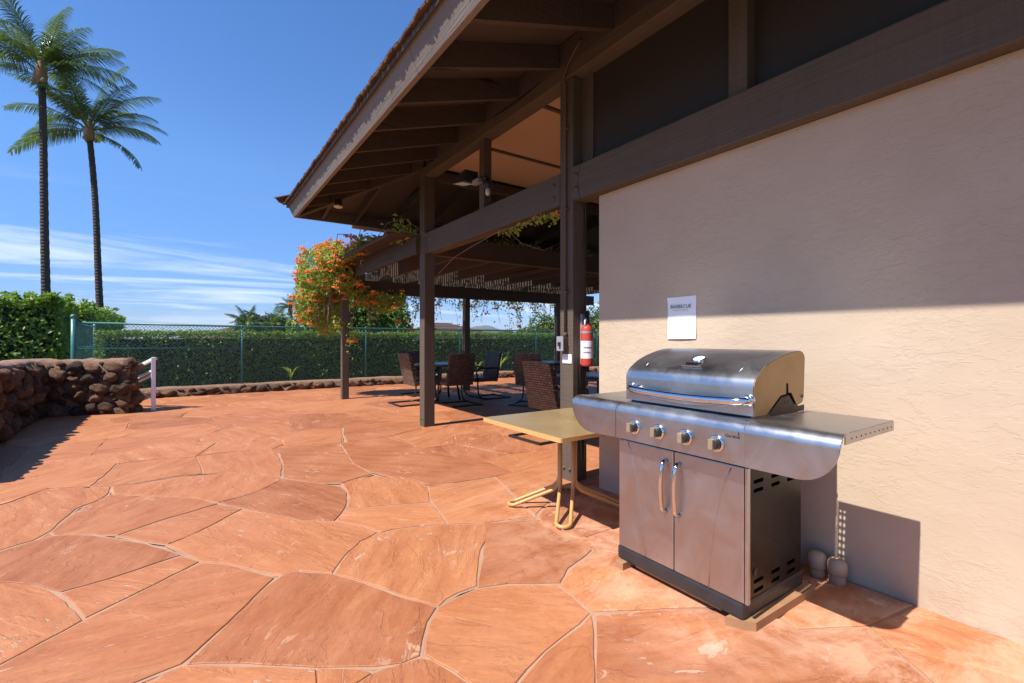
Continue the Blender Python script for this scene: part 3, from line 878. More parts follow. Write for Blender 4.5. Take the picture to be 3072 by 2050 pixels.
# hip rafter and end jack rafters
def stick(p, q, w, dep, name, mat):
    p, q = Vector(p), Vector(q); d = (q - p).normalized(); s_ = d.cross(Vector((0, 0, 1))).normalized() * w / 2
    dz = Vector((0, 0, -dep))
    MB().hexa([p - s_ + dz, p + s_ + dz, p + s_, p - s_], [q - s_ + dz, q + s_ + dz, q + s_, q - s_]).build(name, MT[mat], pav)
stick((1.40, 8.02, sofx(1.40) - .006), (2.66, 6.0, sofx(2.66) - .006), 0.07, 0.205, 'hip_rafter', 'dark_timber_y')
for xj in (1.78, 2.30, 2.92, 3.54, 4.16, 4.78, 5.4, 6.02, 6.64):
    yh = YE - MX * (xj - XE) / MY
    y1 = max(yh + 0.1, 6.06)
    stick((xj, 8.05, sofy(8.05) - .004), (xj, y1, sofy(y1) - .004), 0.045, 0.165, 'rafter', 'dark_timber_y')
MB().box(2.77, 9.3, 6.02, 6.04, 3.506, 3.69).build('frieze', MT['soffit'], pav)
# wooden shingles: three courses of shakes showing at the eave
sh_me = []
srnd = random.Random(5)
for k in range(5):
    w = srnd.uniform(0.075, 0.125); n = 4
    ml = MB(); th = srnd.uniform(0.012, 0.018)
    # local: x up the slope, y width, z thickness; butt end uneven
    xs = [srnd.uniform(-0.006, 0.004) for _ in range(n + 1)]
    vs_ = []
    for i in range(n + 1):
        y = -w / 2 + w * i / n
        vs_ += [(xs[i], y, 0), (xs[i], y, th), (0.40, y, 0), (0.40, y, th * .4)]
    fs = []
    for i in range(n):
        a = i * 4; b = a + 4
        fs += [(a, a + 1, b + 1, b), (a + 1, a + 3, b + 3, b + 1), (a, b, b + 2, a + 2), (a + 2, b + 2, b + 3, a + 3)]
    fs += [(0, 2, 3, 1), (n * 4, n * 4 + 1, n * 4 + 3, n * 4 + 2)]
    ml.add(vs_, fs)
    sh_me.append((ml.mesh('shingle', MT['shingle']), w, th))
slope = math.atan(MX)
for c_, (x0, lift) in enumerate(((XE - 0.035, 0.052), (XE - 0.018, 0.074), (XE + 0.16, 0.098))):
    y = 8.24 - 0.05 * c_
    ymin = 1.2
    while y > ymin:
        me, w, th = srnd.choice(sh_me)
        piece('shingle', me, None, (x0 + srnd.uniform(-.007, .007), y - w / 2, sofx(x0) + lift + srnd.uniform(-.002, .003)), roof, (srnd.uniform(-.008, .008), -slope + srnd.uniform(-.008, .008), srnd.uniform(-.012, .012)))
        y -= w + srnd.uniform(0.002, 0.010)
for i in range(40):
    me, w, th = srnd.choice(sh_me)
    x = 1.31 + i * 0.103
    piece('shingle', me, None, (x, 8.245, sofx(XE) + .052 + srnd.uniform(0, .008)), roof, (0, math.atan(-MY) + srnd.uniform(-.02, .02), R(-90)))
# ridge-end shakes sticking out past the corner
for k in range(3):
    me, w, th = sh_me[k]
    piece('shingle', me, None, (1.185 - .03 * k, 8.29 - .03 * k, sofx(XE) + .085 + .02 * k), roof, (0, -.12, R(-45)))

# things fixed to the pavilion
gut = MB()
gut.tube([(2.30, 8.22, 3.135), (4.2, 8.22, 3.128), (9.5, 8.22, 3.115)], 0.052, 12)
g_o = gut.build('rain_gutter', MT['gutter']); tag(g_o, 'orange brown round gutter pipe along the far end eave', 'gutter')
sl = thing('soffit_lamp', 'small round black soffit lamp under the hip corner of the eave', 'lamp', (1.80, 7.16, 3.12))
MB().lathe([(0.05, 0.11), (0.055, 0.04), (0.05, 0.03)], (1.80, 7.16, 3.12), seg=18).build('housing', MT['black_metal'], sl)
MB().lathe([(0.065, 0.03), (0.07, 0.012), (0.05, 0.0)], (1.80, 7.16, 3.12), seg=18).build('rim', MT['lens'], sl)
fl = thing('floodlight', 'black floodlight with a glass face bracketed to the short strut', 'floodlight', (2.60, 4.50, 2.92))
MB().hexa([(2.50, 4.56, 2.93), (2.66, 4.56, 2.93), (2.66, 4.56, 3.06), (2.50, 4.56, 3.06)], [(2.50, 4.90, 2.99), (2.66, 4.90, 2.99), (2.66, 4.90, 3.03), (2.50, 4.90, 3.03)]).build('housing', MT['black_metal'], fl)
MB().hexa([(2.515, 4.64, 2.940), (2.64, 4.64, 2.940), (2.64, 4.64, 2.945), (2.515, 4.64, 2.945)], [(2.515, 4.86, 2.979), (2.64, 4.86, 2.979), (2.64, 4.86, 2.984), (2.515, 4.86, 2.984)]).build('lens', MT['lens'], fl)
MB().box(2.585, 2.645, 4.43, 4.57, 2.90, 2.95, .004).build('bracket', MT['grey_metal'], fl)
sp = thing('spot_lamp', 'small dark spot lamp on the right side of the short strut', 'lamp', (2.62, 4.33, 2.72))
MB().tube([(2.62, 4.395, 2.93), (2.62, 4.33, 2.93), (2.62, 4.29, 2.90)], 0.022, 10).build('arm', MT['black_metal'], sp)
MB().lathe([(0.03, 0.16), (0.05, 0.14), (0.05, 0.075), (0.04, 0.07)], (2.62, 4.28, 2.72), seg=16).build('shade', MT['black_metal'], sp)
MB().lathe([(0.028, 0.07), (0.026, 0.02), (0.015, 0.0)], (2.62, 4.28, 2.72), seg=16).build('bulb', MT['lens'], sp)

# conduit, switch box, notice and fire extinguisher on the near post
cd = thing('conduit', 'thin brown conduit running down the near post to the switch box', 'conduit', (2.60, 3.005, 1.2))
MB().tube([(2.602, 3.005, 1.20), (2.602, 3.005, 3.30), (2.58, 3.005, 3.36), (2.585, 2.96, 3.46), (2.592, 2.86, 3.56), (2.592, 2.80, 3.60)], 0.011, 10).build('pipe', MT['timber_z'], cd)
for z in (1.58, 2.27, 2.95): MB().box(2.588, 2.622, 2.975, 3.03, z, z + .016, .003).build('clamp', MT['timber_z'], cd)
MB().lathe([(0.018, 0.0), (0.018, 0.035), (0.013, 0.04)], (2.602, 3.005, 1.205), seg=12).build('coupling', MT['timber_z'], cd)
bx_ = thing('switch_box', 'grey metal switch box with black knob on the near post', 'switch', (2.59, 3.02, 1.09))
MB().box(2.562, 2.62, 2.985, 3.055, 1.098, 1.205, .004).build('box', MT['timber_z'], bx_)
MB().box(2.554, 2.562, 2.978, 3.062, 1.09, 1.212, .003).build('cover', MT['grey_metal'], bx_)
MB().box(2.535, 2.554, 3.005, 3.028, 1.13, 1.165, .005).build('knob', MT['black_plastic'], bx_)
MB().box(2.546, 2.554, 3.012, 3.020, 1.11, 1.135, .002).build('lever', MT['black_plastic'], bx_)
ns = thing('notice_plate', 'small white screwed notice plate below the switch box', 'sign', (2.617, 2.99, 0.98))
MB().box(2.613, 2.6195, 2.938, 3.055, 0.985, 1.062, .002).build('plate', MT['label_white'], ns)
me = text_mesh('lettering', 'PLEASE TURN OFF', 0.0105, lambda u, v, w: (2.6122, 2.9965 - u, 1.045 + v))
link('lettering', me, MT['ink'], ns)
for y in (2.945, 3.048):
    for z in (0.992, 1.055): MB().lathe([(0.003, 0), (0.003, -0.002)], (2.6135, y, z), 'x', 8).build('screw', MT['raw_wood'], ns)
fe = thing('fire_extinguisher', 'red fire extinguisher with white label strapped to the near post', 'fire extinguisher', (2.725, 2.868, 0.965))
FC = (2.722, 2.868, 0.965)
MB().lathe([(0.045, 0.0), (0.051, 0.006), (0.052, 0.02), (0.052, 0.29), (0.049, 0.315), (0.038, 0.337), (0.022, 0.35), (0.018, 0.36)], FC, seg=28).build('cylinder', MT['ext_red'], fe)
MB().lathe([(0.0526, 0.065), (0.0526, 0.21)], FC, seg=28, caps=False).build('label', MT['label_white'], fe)
for i in range(9):
    a = R(200 + (i % 5) * 16); z = 0.965 + (0.155 if i < 5 else 0.115) 
    MB().box(-.006, .006, -.0003, .0003, -.006, .006).build('print_block', MT['ink_grey' if i % 2 else 'ink_red'], fe, xf=Matrix.Translation((FC[0] + .0531 * math.cos(a), FC[1] + .0531 * math.sin(a), z)) @ Matrix.Rotation(a + R(90), 4, 'Z'))
MB().lathe([(0.0535, 0.272), (0.0535, 0.290)], FC, seg=28, caps=False).build('strap', MT['grey_metal'], fe)
MB().box(2.70, 2.745, 2.905, 2.928, 0.98, 1.40, .003).build('bracket', MT['grey_metal'], fe)
MB().lathe([(0.016, 0.355), (0.018, 0.37), (0.018, 0.40), (0.012, 0.41)], FC, seg=14).build('valve', MT['black_metal'], fe)
MB().hexa([(2.705, 2.86, 1.372), (2.739, 2.86, 1.372), (2.739, 2.876, 1.372), (2.705, 2.876, 1.372)], [(2.69, 2.86, 1.418), (2.735, 2.86, 1.43), (2.735, 2.876, 1.43), (2.69, 2.876, 1.418)]).build('lever', MT['black_metal'], fe)
MB().tube([(2.712, 2.862, 1.345), (2.692, 2.855, 1.355), (2.684, 2.852, 1.335), (2.683, 2.85, 1.30)], 0.008, 8).build('hose', MT['label_white'], fe)
MB().tube([(2.735, 2.86, 1.355), (2.765, 2.855, 1.36)], 0.016, 10).build('gauge', MT['grey_metal'], fe)
MB().box(2.70, 2.735, 2.862, 2.864, 1.40, 1.424).build('tag', MT['label_white'], fe)

# paper notice on the stucco
pp = thing('paper_notice', 'white paper sheet headed BARBECUE taped to the stucco wall above the grill', 'notice', (2.69, 1.93, 1.19))
pm_ = MB(); nu, nv = 6, 8
for j in range(nv + 1):
    for i in range(nu + 1):
        u = i / nu; v = j / nv
        y = 2.043 - 0.218 * u; z = 1.192 + 0.280 * v + 0.003 * u
        lift = 0.0035 + 0.004 * math.sin(u * 3.1) * (1 - v) + (0.010 if (i == 0 and j == nv) else 0) + 0.005 * (1 - v) ** 3
        pm_.v.append((WX - lift, y, z))
for j in range(nv):
    for i in range(nu):
        a = j * (nu + 1) + i
        pm_.f.append((a, a + 1, a + nu + 2, a + nu + 1)); pm_.sm.append(True)
pm_.build('sheet', MT['paper'], pp)
link('heading', text_mesh('heading', 'BARBECUE', 0.0335, lambda u, v, w: (WX - 0.0135, 1.936 - u, 1.407 + v)), MT['ink'], pp)
link('small_print', text_mesh('small_print', 'Monday 8am to Sunday 9pm', 0.0105, lambda u, v, w: (WX - 0.0135, 1.936 - u, 1.383 + v)), MT['ink_grey'], pp)

# two capped clean-out pipes by the wall
for i, (x, y, lab) in enumerate(((2.622, 1.088, 'beige capped clean-out pipe by the wall, the one nearer the grill cabinet'), (2.625, 1.000, 'beige capped clean-out pipe by the wall, the one farther from the grill cabinet'))):
    cp = thing('cleanout_pipe', lab, 'pipe', (x, y, 0), group='clean-out pipes by the wall')
    MB().lathe([(0.036, -0.02), (0.036, 0.045)], (x, y, 0), seg=20).build('pipe', MT['mortar'], cp)
    MB().lathe([(0.042, 0.042), (0.043, 0.085), (0.040, 0.10), (0.028, 0.113), (0.01, 0.117)], (x, y, 0), seg=20).build('cap', MT['pvc'], cp)
# ------------------------------------------------------------ pergola beyond the pavilion
pg = thing('pergola', 'brown timber pergola with close laths beyond the pavilion', 'pergola', (2.5, 9.5, 0))
for x in (2.455, 5.185, 7.92):
    MB().box(x, x + 0.13, 9.46, 9.59, -0.01, 2.10, .005).build('post', MT['timber_z'], pg)
for y0 in (9.415, 9.60): MB().box(2.25, 9.2, y0, y0 + .042, 2.10, 2.348, .004).build('header', MT['dark_timber_x'], pg)
PX0 = 2.56
joists = [PX0 + 0.615 * i for i in range(11)]
for x in joists:
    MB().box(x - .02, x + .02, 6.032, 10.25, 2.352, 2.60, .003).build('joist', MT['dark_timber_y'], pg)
MB().box(2.80, 9.2, 6.05, 6.088, 2.40, 2.60, .003).build('ledger', MT['dark_timber_x'], pg)
MB().box(2.25, 9.2, 10.252, 10.29, 2.352, 2.60, .003).build('rim_board', MT['dark_timber_x'], pg)
MB().box(2.17, 2.205, 6.10, 10.25, 2.575, 2.60, .003).build('edge_board', MT['dark_timber_y'], pg)
lath = MB().box(0, 7.0, -.029, .029, 0, .016).mesh('lath', MT['dark_timber_x'])
lrnd = random.Random(3)
y = 6.13
while y < 10.2:
    piece('lath', lath, None, (2.165 + lrnd.uniform(-.02, .02), y, 2.602 + lrnd.uniform(0, .003)), pg, (lrnd.uniform(-.05, .05), 0, lrnd.uniform(-.003, .003)))
    y += lrnd.choice((0.094, 0.10, 0.104, 0.11))
# ------------------------------------------------------------ gas barbecue
gr = thing('gas_barbecue', 'stainless steel four-burner gas barbecue with closed hood and two side shelves', 'barbecue', (1.87, 1.39, 0.036))
MB().box(1.866, 2.39, 1.05, 1.735, 0.038, 0.108, .014).build('base_tray', MT['black_plastic'], gr)
# cabinet: right side with louvre slots, left side, back
holes = []
for (u0, u1) in ((1.955, 2.035), (2.10, 2.176), (2.24, 2.315)):
    for z in (0.122, 0.162, 0.545, 0.583):
        holes.append(slot(u0, u1, z, z + 0.017))
me = plate_holes('side_panel', [(1.888, 0.108), (2.372, 0.108), (2.372, 0.70), (1.888, 0.70)], holes, 0.003, lambda u, v, w: (u, 1.056 + w, v))
sp_ = link('side_panel', me, MT['steel_dark'], gr, label='dark steel side panel with louvre slots')
MB().lathe([(0.017, 0.0), (0.015, -0.003), (0.006, -0.002)], (1.968, 1.054, 0.212), 'y', 16).build('cap', MT['black_plastic'], sp_)
for z in (0.62, 0.655): MB().lathe([(0.005, 0), (0.004, -.003)], (1.905, 1.054, z), 'y', 8).build('screw', MT['chrome'], sp_)
MB().box(1.888, 2.372, 1.725, 1.728, 0.108, 0.70).build('side_panel', MT['steel_dark'], gr)
MB().box(2.369, 2.372, 1.058, 1.724, 0.108, 0.70).build('back_panel', MT['steel_dark'], gr)
MB().box(1.905, 2.36, 1.066, 1.716, 0.11, 0.118).build('cabinet_floor', MT['black_hole'], gr)
MB().box(1.89, 1.90, 1.06, 1.72, 0.11, 0.69).build('door_backing', MT['black_hole'], gr)
# doors with bowed handles and pressed creases
for (y0, y1, hy, cr) in ((1.3868, 1.7255, 1.432, [(1.662, .662), (1.640, .60), (1.613, .504), (1.594, .40), (1.578, .30), (1.563, .20), (1.549, .112)]),
                         (1.047, 1.3835, 1.358, [(1.102, .656), (1.128, .59), (1.150, .515), (1.170, .42), (1.184, .33), (1.196, .24), (1.206, .105)])):
    d = MB().box(1.868, 1.889, y0, y1, 0.109, 0.668, .006).build('door', MT['steel_door'], gr)
    pts = [(1.868, hy, .615), (1.853, hy, .612), (1.842, hy, .597)] + [(1.838 - 0.006 * math.sin(math.pi * k / 8), hy, .58 - .17 * k / 8) for k in range(9)] + [(1.842, hy, .393), (1.853, hy, .378), (1.868, hy, .375)]
    MB().tube(pts, 0.0105, 12).build('handle', MT['chrome'], d)
    MB().tube([(1.8695, a, b) for a, b in cr], 0.003, 6).build('crease', MT['steel_door'], d)
MB().box(1.868, 1.888, 1.030, 1.0445, 0.109, 0.668, .004).build('door_edge', MT['steel'], gr)
# control panel and shelf fronts: bull-nosed sheet
def nose(y0, y1, zb, steps, end=None):
    m = MB()
    prof = [(1.800, None), (1.800, .822), (1.800, .826), (1.8025, .838), (1.809, .850), (1.820, .861), (1.834, .8675), (1.85, .869), (1.885, .869)]
    st = [y0 + (y1 - y0) * k / steps for k in range(steps + 1)]
    vs_ = []
    for y in st:
        b = zb(y)
        for x, z in prof:
            zz = b if z is None else max(z, b + .001 * (z - .69))
            vs_.append((x, y, zz))
    n = len(prof); fs = []
    for k in range(steps):
        for i in range(n - 1):
            a = k * n + i
            fs.append((a, a + 1, a + n + 1, a + n))
    m.add(vs_, fs, True)
    return m
def solid(o, th):
    md = o.modifiers.new('thick', 'SOLIDIFY'); md.thickness = th; md.offset = 0
    es = o.modifiers.new('edges', 'EDGE_SPLIT'); es.split_angle = R(32)
    return o
ctl = solid(nose(1.0105, 1.6815, lambda y: .692, 2).build('control_panel', MT['steel'], gr), .004)
MB().box(1.806, 1.86, 1.014, 1.678, .69, .695).build('panel_lip', MT['steel_dark'], ctl)
def rb(y):
    # right shelf front: quarter-round lower corner
    if y > 0.815: return 0.692
    t = (0.815 - y) / (0.815 - 0.675)
    return 0.692 + 0.148 * (1 - math.sqrt(max(0.0, 1 - t * t)))
sr_y = [1.0075, .95, .88, .815] + [.815 - .14 * math.sin(R(a)) for a in (10, 20, 30, 40, 50, 60, 70, 78, 84, 88, 90)]
def nose_list(ys, zb):
    m = nose(0, 1, lambda y: .692, 1)
    prof = [(1.800, None), (1.800, .822), (1.800, .826), (1.8025, .838), (1.809, .850), (1.820, .861), (1.834, .8675), (1.85, .869), (1.885, .869)]
    m = MB(); vs_ = []
    for y in ys:
        b = zb(y)
        for x, z in prof: vs_.append((x, y, b if z is None else max(z, b + (z - .825) * .5 if b > z else z)))
    n = len(prof); fs = []
    for k in range(len(ys) - 1):
        for i in range(n - 1):
            a = k * n + i; fs.append((a + n, a + n + 1, a + 1, a))
    m.add(vs_, fs, True)
    return m
solid(nose_list(sr_y, rb).build('shelf_front', MT['steel'], gr), .004)
def lb(y):
    if y < 1.86: return 0.692 - .006 * (y - 1.68) / .18
    t = (y - 1.86) / (2.018 - 1.86)
    return 0.686 + 0.154 * (1 - math.sqrt(max(0.0, 1 - t * t)))
sl_y = [1.6845, 1.74, 1.80, 1.86] + [1.86 + .158 * math.sin(R(a)) for a in (10, 20, 30, 40, 50, 60, 70, 78, 84, 88, 90)]
lf = nose_list(sl_y, lb); lf.f = [f[::-1] for f in lf.f]
lfo = solid(lf.build('shelf_front', MT['steel'], gr), .004)
MB().lathe([(0.0085, -.0035), (0.0085, 0.002)], (1.80, 1.742, .73), 'x', 14).build('rust_hole', MT['rust'], lfo)
# shelves
hs = []
for i in range(10):
    for c_ in range(2):
        x0 = 2.045 + i * 0.0265
        hs.append(slot(x0, x0 + .019, .9765 + c_ * .017, .9855 + c_ * .017, 2))
me = plate_holes('side_shelf', [(1.885, .688), (2.325, .688), (2.325, 1.009), (1.885, 1.009)], hs, 0.003, lambda u, v, w: (u, v, .8675 + w))
sh = link('side_shelf', me, MT['steel'], gr)
MB().box(1.868, 2.325, .6865, .690, .829, .8665).build('shelf_edge', MT['steel'], sh)
MB().box(2.322, 2.325, .690, 1.008, .829, .866).build('shelf_edge', MT['steel'], sh)
for k in range(10): MB().lathe([(0.003, 0), (0.003, -.001)], (1.92 + k * .042, .6865, .846), 'y', 8).build('rivet_hole', MT['black_hole'], sh)
sh2 = MB().box(1.885, 2.325, 1.683, 2.012, .866, .869).build('side_shelf', MT['steel'], gr)
MB().box(1.868, 2.325, 2.010, 2.0135, .829, .8655).build('shelf_edge', MT['steel'], sh2)
# firebox
MB().box(1.90, 2.30, 1.035, 1.668, .72, .90).build('firebox', MT['black_metal'], gr)
# hood
HP = [(1.886, .880), (1.884, .94), (1.884, .990), (1.8845, 1.000), (1.889, 1.018), (1.901, 1.034), (1.930, 1.055), (1.966, 1.0765), (2.005, 1.0925), (2.046, 1.106), (2.09, 1.118), (2.132, 1.1275), (2.175, 1.1345), (2.214, 1.139), (2.25, 1.1415), (2.28, 1.141), (2.297, 1.137), (2.310, 1.128), (2.319, 1.113), (2.322, 1.095), (2.322, 1.06)]
hm = MB(); ys = [1.018, 1.10, 1.34, 1.58, 1.688]
vs_ = [(x, y, z) for y in ys for x, z in HP]; n = len(HP)
hm.add(vs_, [(k * n + i, k * n + n + i, k * n + n + i + 1, k * n + i + 1) for k in range(len(ys) - 1) for i in range(n - 1)], True)
hood = solid(hm.build('hood', MT['steel'], gr), .003)
side = [(1.8875, .880), (1.8865, 1.003), (1.892, 1.018)] + [(x + .001, z - .0025) for x, z in HP[5:19]] + [(2.319, 1.09), (2.310, .935), (2.300, .912), (2.287, .904), (2.247, .898), (2.195, .957), (2.170, .959), (2.167, .998), (2.158, 1.004), (2.149, .998), (2.147, .955), (2.100, .951), (1.985, .880)]
for (y0, y1) in ((1.0145, 1.0185), (1.6885, 1.6925)):
    s_ = MB().prism(side, 'y', y0, y1).build('hood_side', MT['steel_side'], hood, label='tan end cap of the hood')
MB().box(1.905, 2.30, 1.03, 1.68, .90, 1.0).build('inner_liner', MT['black_hole'], hood)
MB().lathe([(0.008, 0.0), (0.007, -.004)], (2.293, 1.0145, .936), 'y', 12).build('hinge_pin', MT['black_metal'], hood)
br_ = MB().prism([(1.99, .870), (1.995, .880), (2.10, .944), (2.165, .948), (2.222, .893), (2.305, .897), (2.305, .870)], 'y', 1.0105, 1.0135).build('hinge_bracket', MT['steel_dark'], gr)
for x, z in ((2.130, .925), (2.130, .915), (2.155, .925), (2.155, .915)): MB().lathe([(0.0035, 0), (0.0035, -.0008)], (x, 1.0105, z), 'y', 8).build('hole', MT['black_hole'], br_)
hp = [(1.884, 1.648, .947), (1.862, 1.640, .945), (1.848, 1.615, .941)] + [(1.842 - .008 * math.sin(math.pi * k / 10), 1.58 - .49 * k / 10, .938 - .006 * math.sin(math.pi * k / 10)) for k in range(11)] + [(1.848, 1.062, .940), (1.862, 1.040, .943), (1.884, 1.034, .945)]
hd = MB().tube(hp, 0.0175, 16).build('handle', MT['chrome'], gr)
for y, z in ((1.650, .947), (1.034, .945)): MB().lathe([(0.026, 0.0), (0.024, -0.010), (0.018, -0.014)], (1.8845, y, z), 'x', 20).build('flange', MT['chrome'], hd)
# pressed arcs and welt under the handle, gauge and badge on the hood
def hood_pt(x, dz=0.0):
    for (xa, za), (xb, zb_) in zip(HP[3:], HP[4:]):
        if xa <= x <= xb: return za + (zb_ - za) * (x - xa) / (xb - xa) + dz
    return HP[-1][1]
MB().tube([(1.8825, 1.62 - .56 * k / 16, .928 - .040 * math.sin(math.pi * k / 16)) for k in range(17)], 0.0025, 6).build('pressed_welt', MT['steel'], hood)
for yb, s_ in ((1.60, 1), (1.10, -1)):
    MB().tube([(x, yb + s_ * .03 * ((x - 1.95) / .25), hood_pt(x, .0005)) for x in (1.93, 1.966, 2.005, 2.046, 2.09, 2.132, 2.175)], 0.0022, 6).build('pressed_arc', MT['steel'], hood)
tilt = math.atan((1.106 - 1.055) / (2.046 - 1.930))
def on_hood(x, y, lift):
    return Matrix.Translation((x, y, hood_pt(x) + lift)) @ Matrix.Rotation(-tilt, 4, 'Y')
gg = MB().lathe([(0.036, 0.0), (0.036, 0.008), (0.030, 0.012), (0.027, 0.009)], (0, 0, 0), seg=28).build('gauge', MT['chrome'], hood, xf=on_hood(2.006, 1.343, .001))
MB().lathe([(0.027, 0.0092), (0.0, 0.0098)], (0, 0, 0), seg=24, caps=False).build('dial', MT['label_white'], gg, xf=on_hood(2.006, 1.343, .001))
MB().box(-.0012, .0012, -.018, .004, .0102, .0108).build('needle', MT['ink_red'], gg, xf=on_hood(2.006, 1.343, .001))
bd = MB().prism([(-.022, -.048), (-.016, -.056), (.018, -.052), (.022, -.044), (.024, 0), (.022, .044), (.018, .052), (-.016, .056), (-.022, .048)], 'z', 0, .006).build('badge', MT['chrome'], hood, xf=on_hood(1.957, 1.346, .001))
for k, (dx, w) in enumerate(((.008, .080), (-.006, .062))): MB().box(dx - .004, dx + .004, -w / 2, w / 2, .0062, .0072).build('raised_line', MT['steel_dark'], bd, xf=on_hood(1.957, 1.346, .001))
# knobs
for y in (1.560, 1.418, 1.272, 1.125):
    k_ = MB().lathe([(0.036, 0.0), (0.036, -0.006), (0.030, -0.011), (0.026, -0.009)], (1.798, y, .763), 'x', 28).build('knob', MT['chrome'], gr)
    MB().lathe([(0.024, -0.008), (0.023, -0.030), (0.020, -0.033)], (1.798, y, .763), 'x', 22).build('skirt', MT['black_plastic'], k_)
    MB().box(1.750, 1.790, y - .011, y + .011, .742, .786, .004).build('grip', MT['knob_face'], k_)
# panel print: maker's logo and the ignition note
lg = text_mesh('logo', 'Char-Broil', 0.0145, lambda u, v, w: (1.7972, 1.056 - u, .803 + v), bold=0.0006)
link('logo', lg, MT['ink'], ctl)
MB().prism([(1.036, .811), (1.031, .817), (1.033, .822), (1.030, .826), (1.026, .818), (1.028, .811)], 'x', 1.7968, 1.7972).build('flame_mark', MT['ink'], ctl)
link('ignition_note', text_mesh('ignition_note', 'ELECTRONIC\nIGNITION', 0.0055, lambda u, v, w: (1.7972, 1.645 - u, .806 + v)), MT['ink_grey'], ctl)
MB().hexa([(1.90, 1.16, .014), (2.20, 1.16, .014), (2.20, 1.16, .032), (1.88, 1.16, .034)], [(1.90, 1.63, .014), (2.20, 1.63, .014), (2.20, 1.63, .032), (1.88, 1.63, .034)]).build('drip_tray', MT['steel_side'], gr)
# timber packers
w1 = MB()
w1.prism([(1.842, 1.112), (1.875, 1.052), (1.905, 1.016), (2.42, 1.012), (2.42, 1.10)], 'z', -0.001, 0.037)
tag(w1.build('wood_block', MT['raw_wood']), 'long weathered timber block under the right side of the barbecue', 'wood block', 'timber blocks under the barbecue')
tag(MB().box(1.838, 2.38, 1.672, 1.722, -0.001, 0.037, .002).build('wood_block', MT['raw_wood']), 'timber block end showing under the left front corner of the barbecue', 'wood block', 'timber blocks under the barbecue')

# ------------------------------------------------------------ small table with hairpin feet
tb = thing('side_table', 'low square tan laminate table on bent yellow tube legs beside the barbecue', 'table', (2.16, 2.48, 0))
TZ = 0.625; tx0, tx1, ty0, ty1 = 1.738, 2.585, 2.05, 2.915
def rrect(x0, x1, y0, y1, r, n=5):
    pts = []
    for (cx, cy, a0) in ((x1 - r, y1 - r, 0), (x0 + r, y1 - r, 90), (x0 + r, y0 + r, 180), (x1 - r, y0 + r, 270)):
        for k in range(n + 1): a = R(a0 + 90 * k / n); pts.append((cx + r * math.cos(a), cy + r * math.sin(a)))
    return pts
MB().prism(rrect(tx0 + .006, tx1 - .006, ty0 + .006, ty1 - .006, .016), 'z', TZ - .018, TZ + .0012).build('tabletop', MT['laminate'], tb)
em = plate_holes('edge_band', rrect(tx0, tx1, ty0, ty1, .02), [rrect(tx0 + .0062, tx1 - .0062, ty0 + .0062, ty1 - .0062, .016)], .026, lambda u, v, w: (u, v, TZ - .013 + w))
eb = link('edge_band', em, MT['edge_wood'], tb)
for y in (2.25, 2.48, 2.72): MB().lathe([(0.004, 0), (0.003, -.003)], (tx0, y, TZ - .012), 'x', 8).build('screw', MT['grey_metal'], eb)
cxx, cyy = 2.20, 2.52
MB().box(cxx - .2, cxx + .2, cyy - .03, cyy + .03, TZ - .04, TZ - .0181).build('under_rail', MT['black_metal'], tb)
MB().box(cxx - .03, cxx + .03, cyy - .2, cyy + .2, TZ - .062, TZ - .0401).build('under_rail', MT['black_metal'], tb)
for ang, ln in ((225, .37), (140, .39), (-38, .40), (50, .38)):
    u = Vector((math.cos(R(ang)), math.sin(R(ang)), 0)); w = Vector((-u.y, u.x, 0)) * .045
    c0 = Vector((cxx, cyy, 0)) + u * .055
    path = [c0 - w + Vector((0, 0, TZ - .063)), c0 - w + Vector((0, 0, .20)), c0 - w + u * .012 + Vector((0, 0, .165)), c0 - w + u * .045 + Vector((0, 0, .135))]
    end = c0 + u * (ln - .075)
    path += [end - w + Vector((0, 0, .022))]
    for k in range(1, 8):
        a = math.pi * k / 8
        path.append(end - w * math.cos(a) + u * .045 * math.sin(a) + Vector((0, 0, .022 - .006 * math.sin(a))))
    path += [end + w + Vector((0, 0, .022)), c0 + w + u * .045 + Vector((0, 0, .135)), c0 + w + u * .012 + Vector((0, 0, .165)), c0 + w + Vector((0, 0, .20)), c0 + w + Vector((0, 0, TZ - .063))]
    lg_ = MB().tube(path, .0125, 12).build('leg', MT['tube_paint'], tb)
    e2 = end + u * .043
    MB().lathe([(0.009, 0.0), (0.009, 0.008)], (e2.x, e2.y, -.001), seg=10).build('glide', MT['label_white'], lg_)
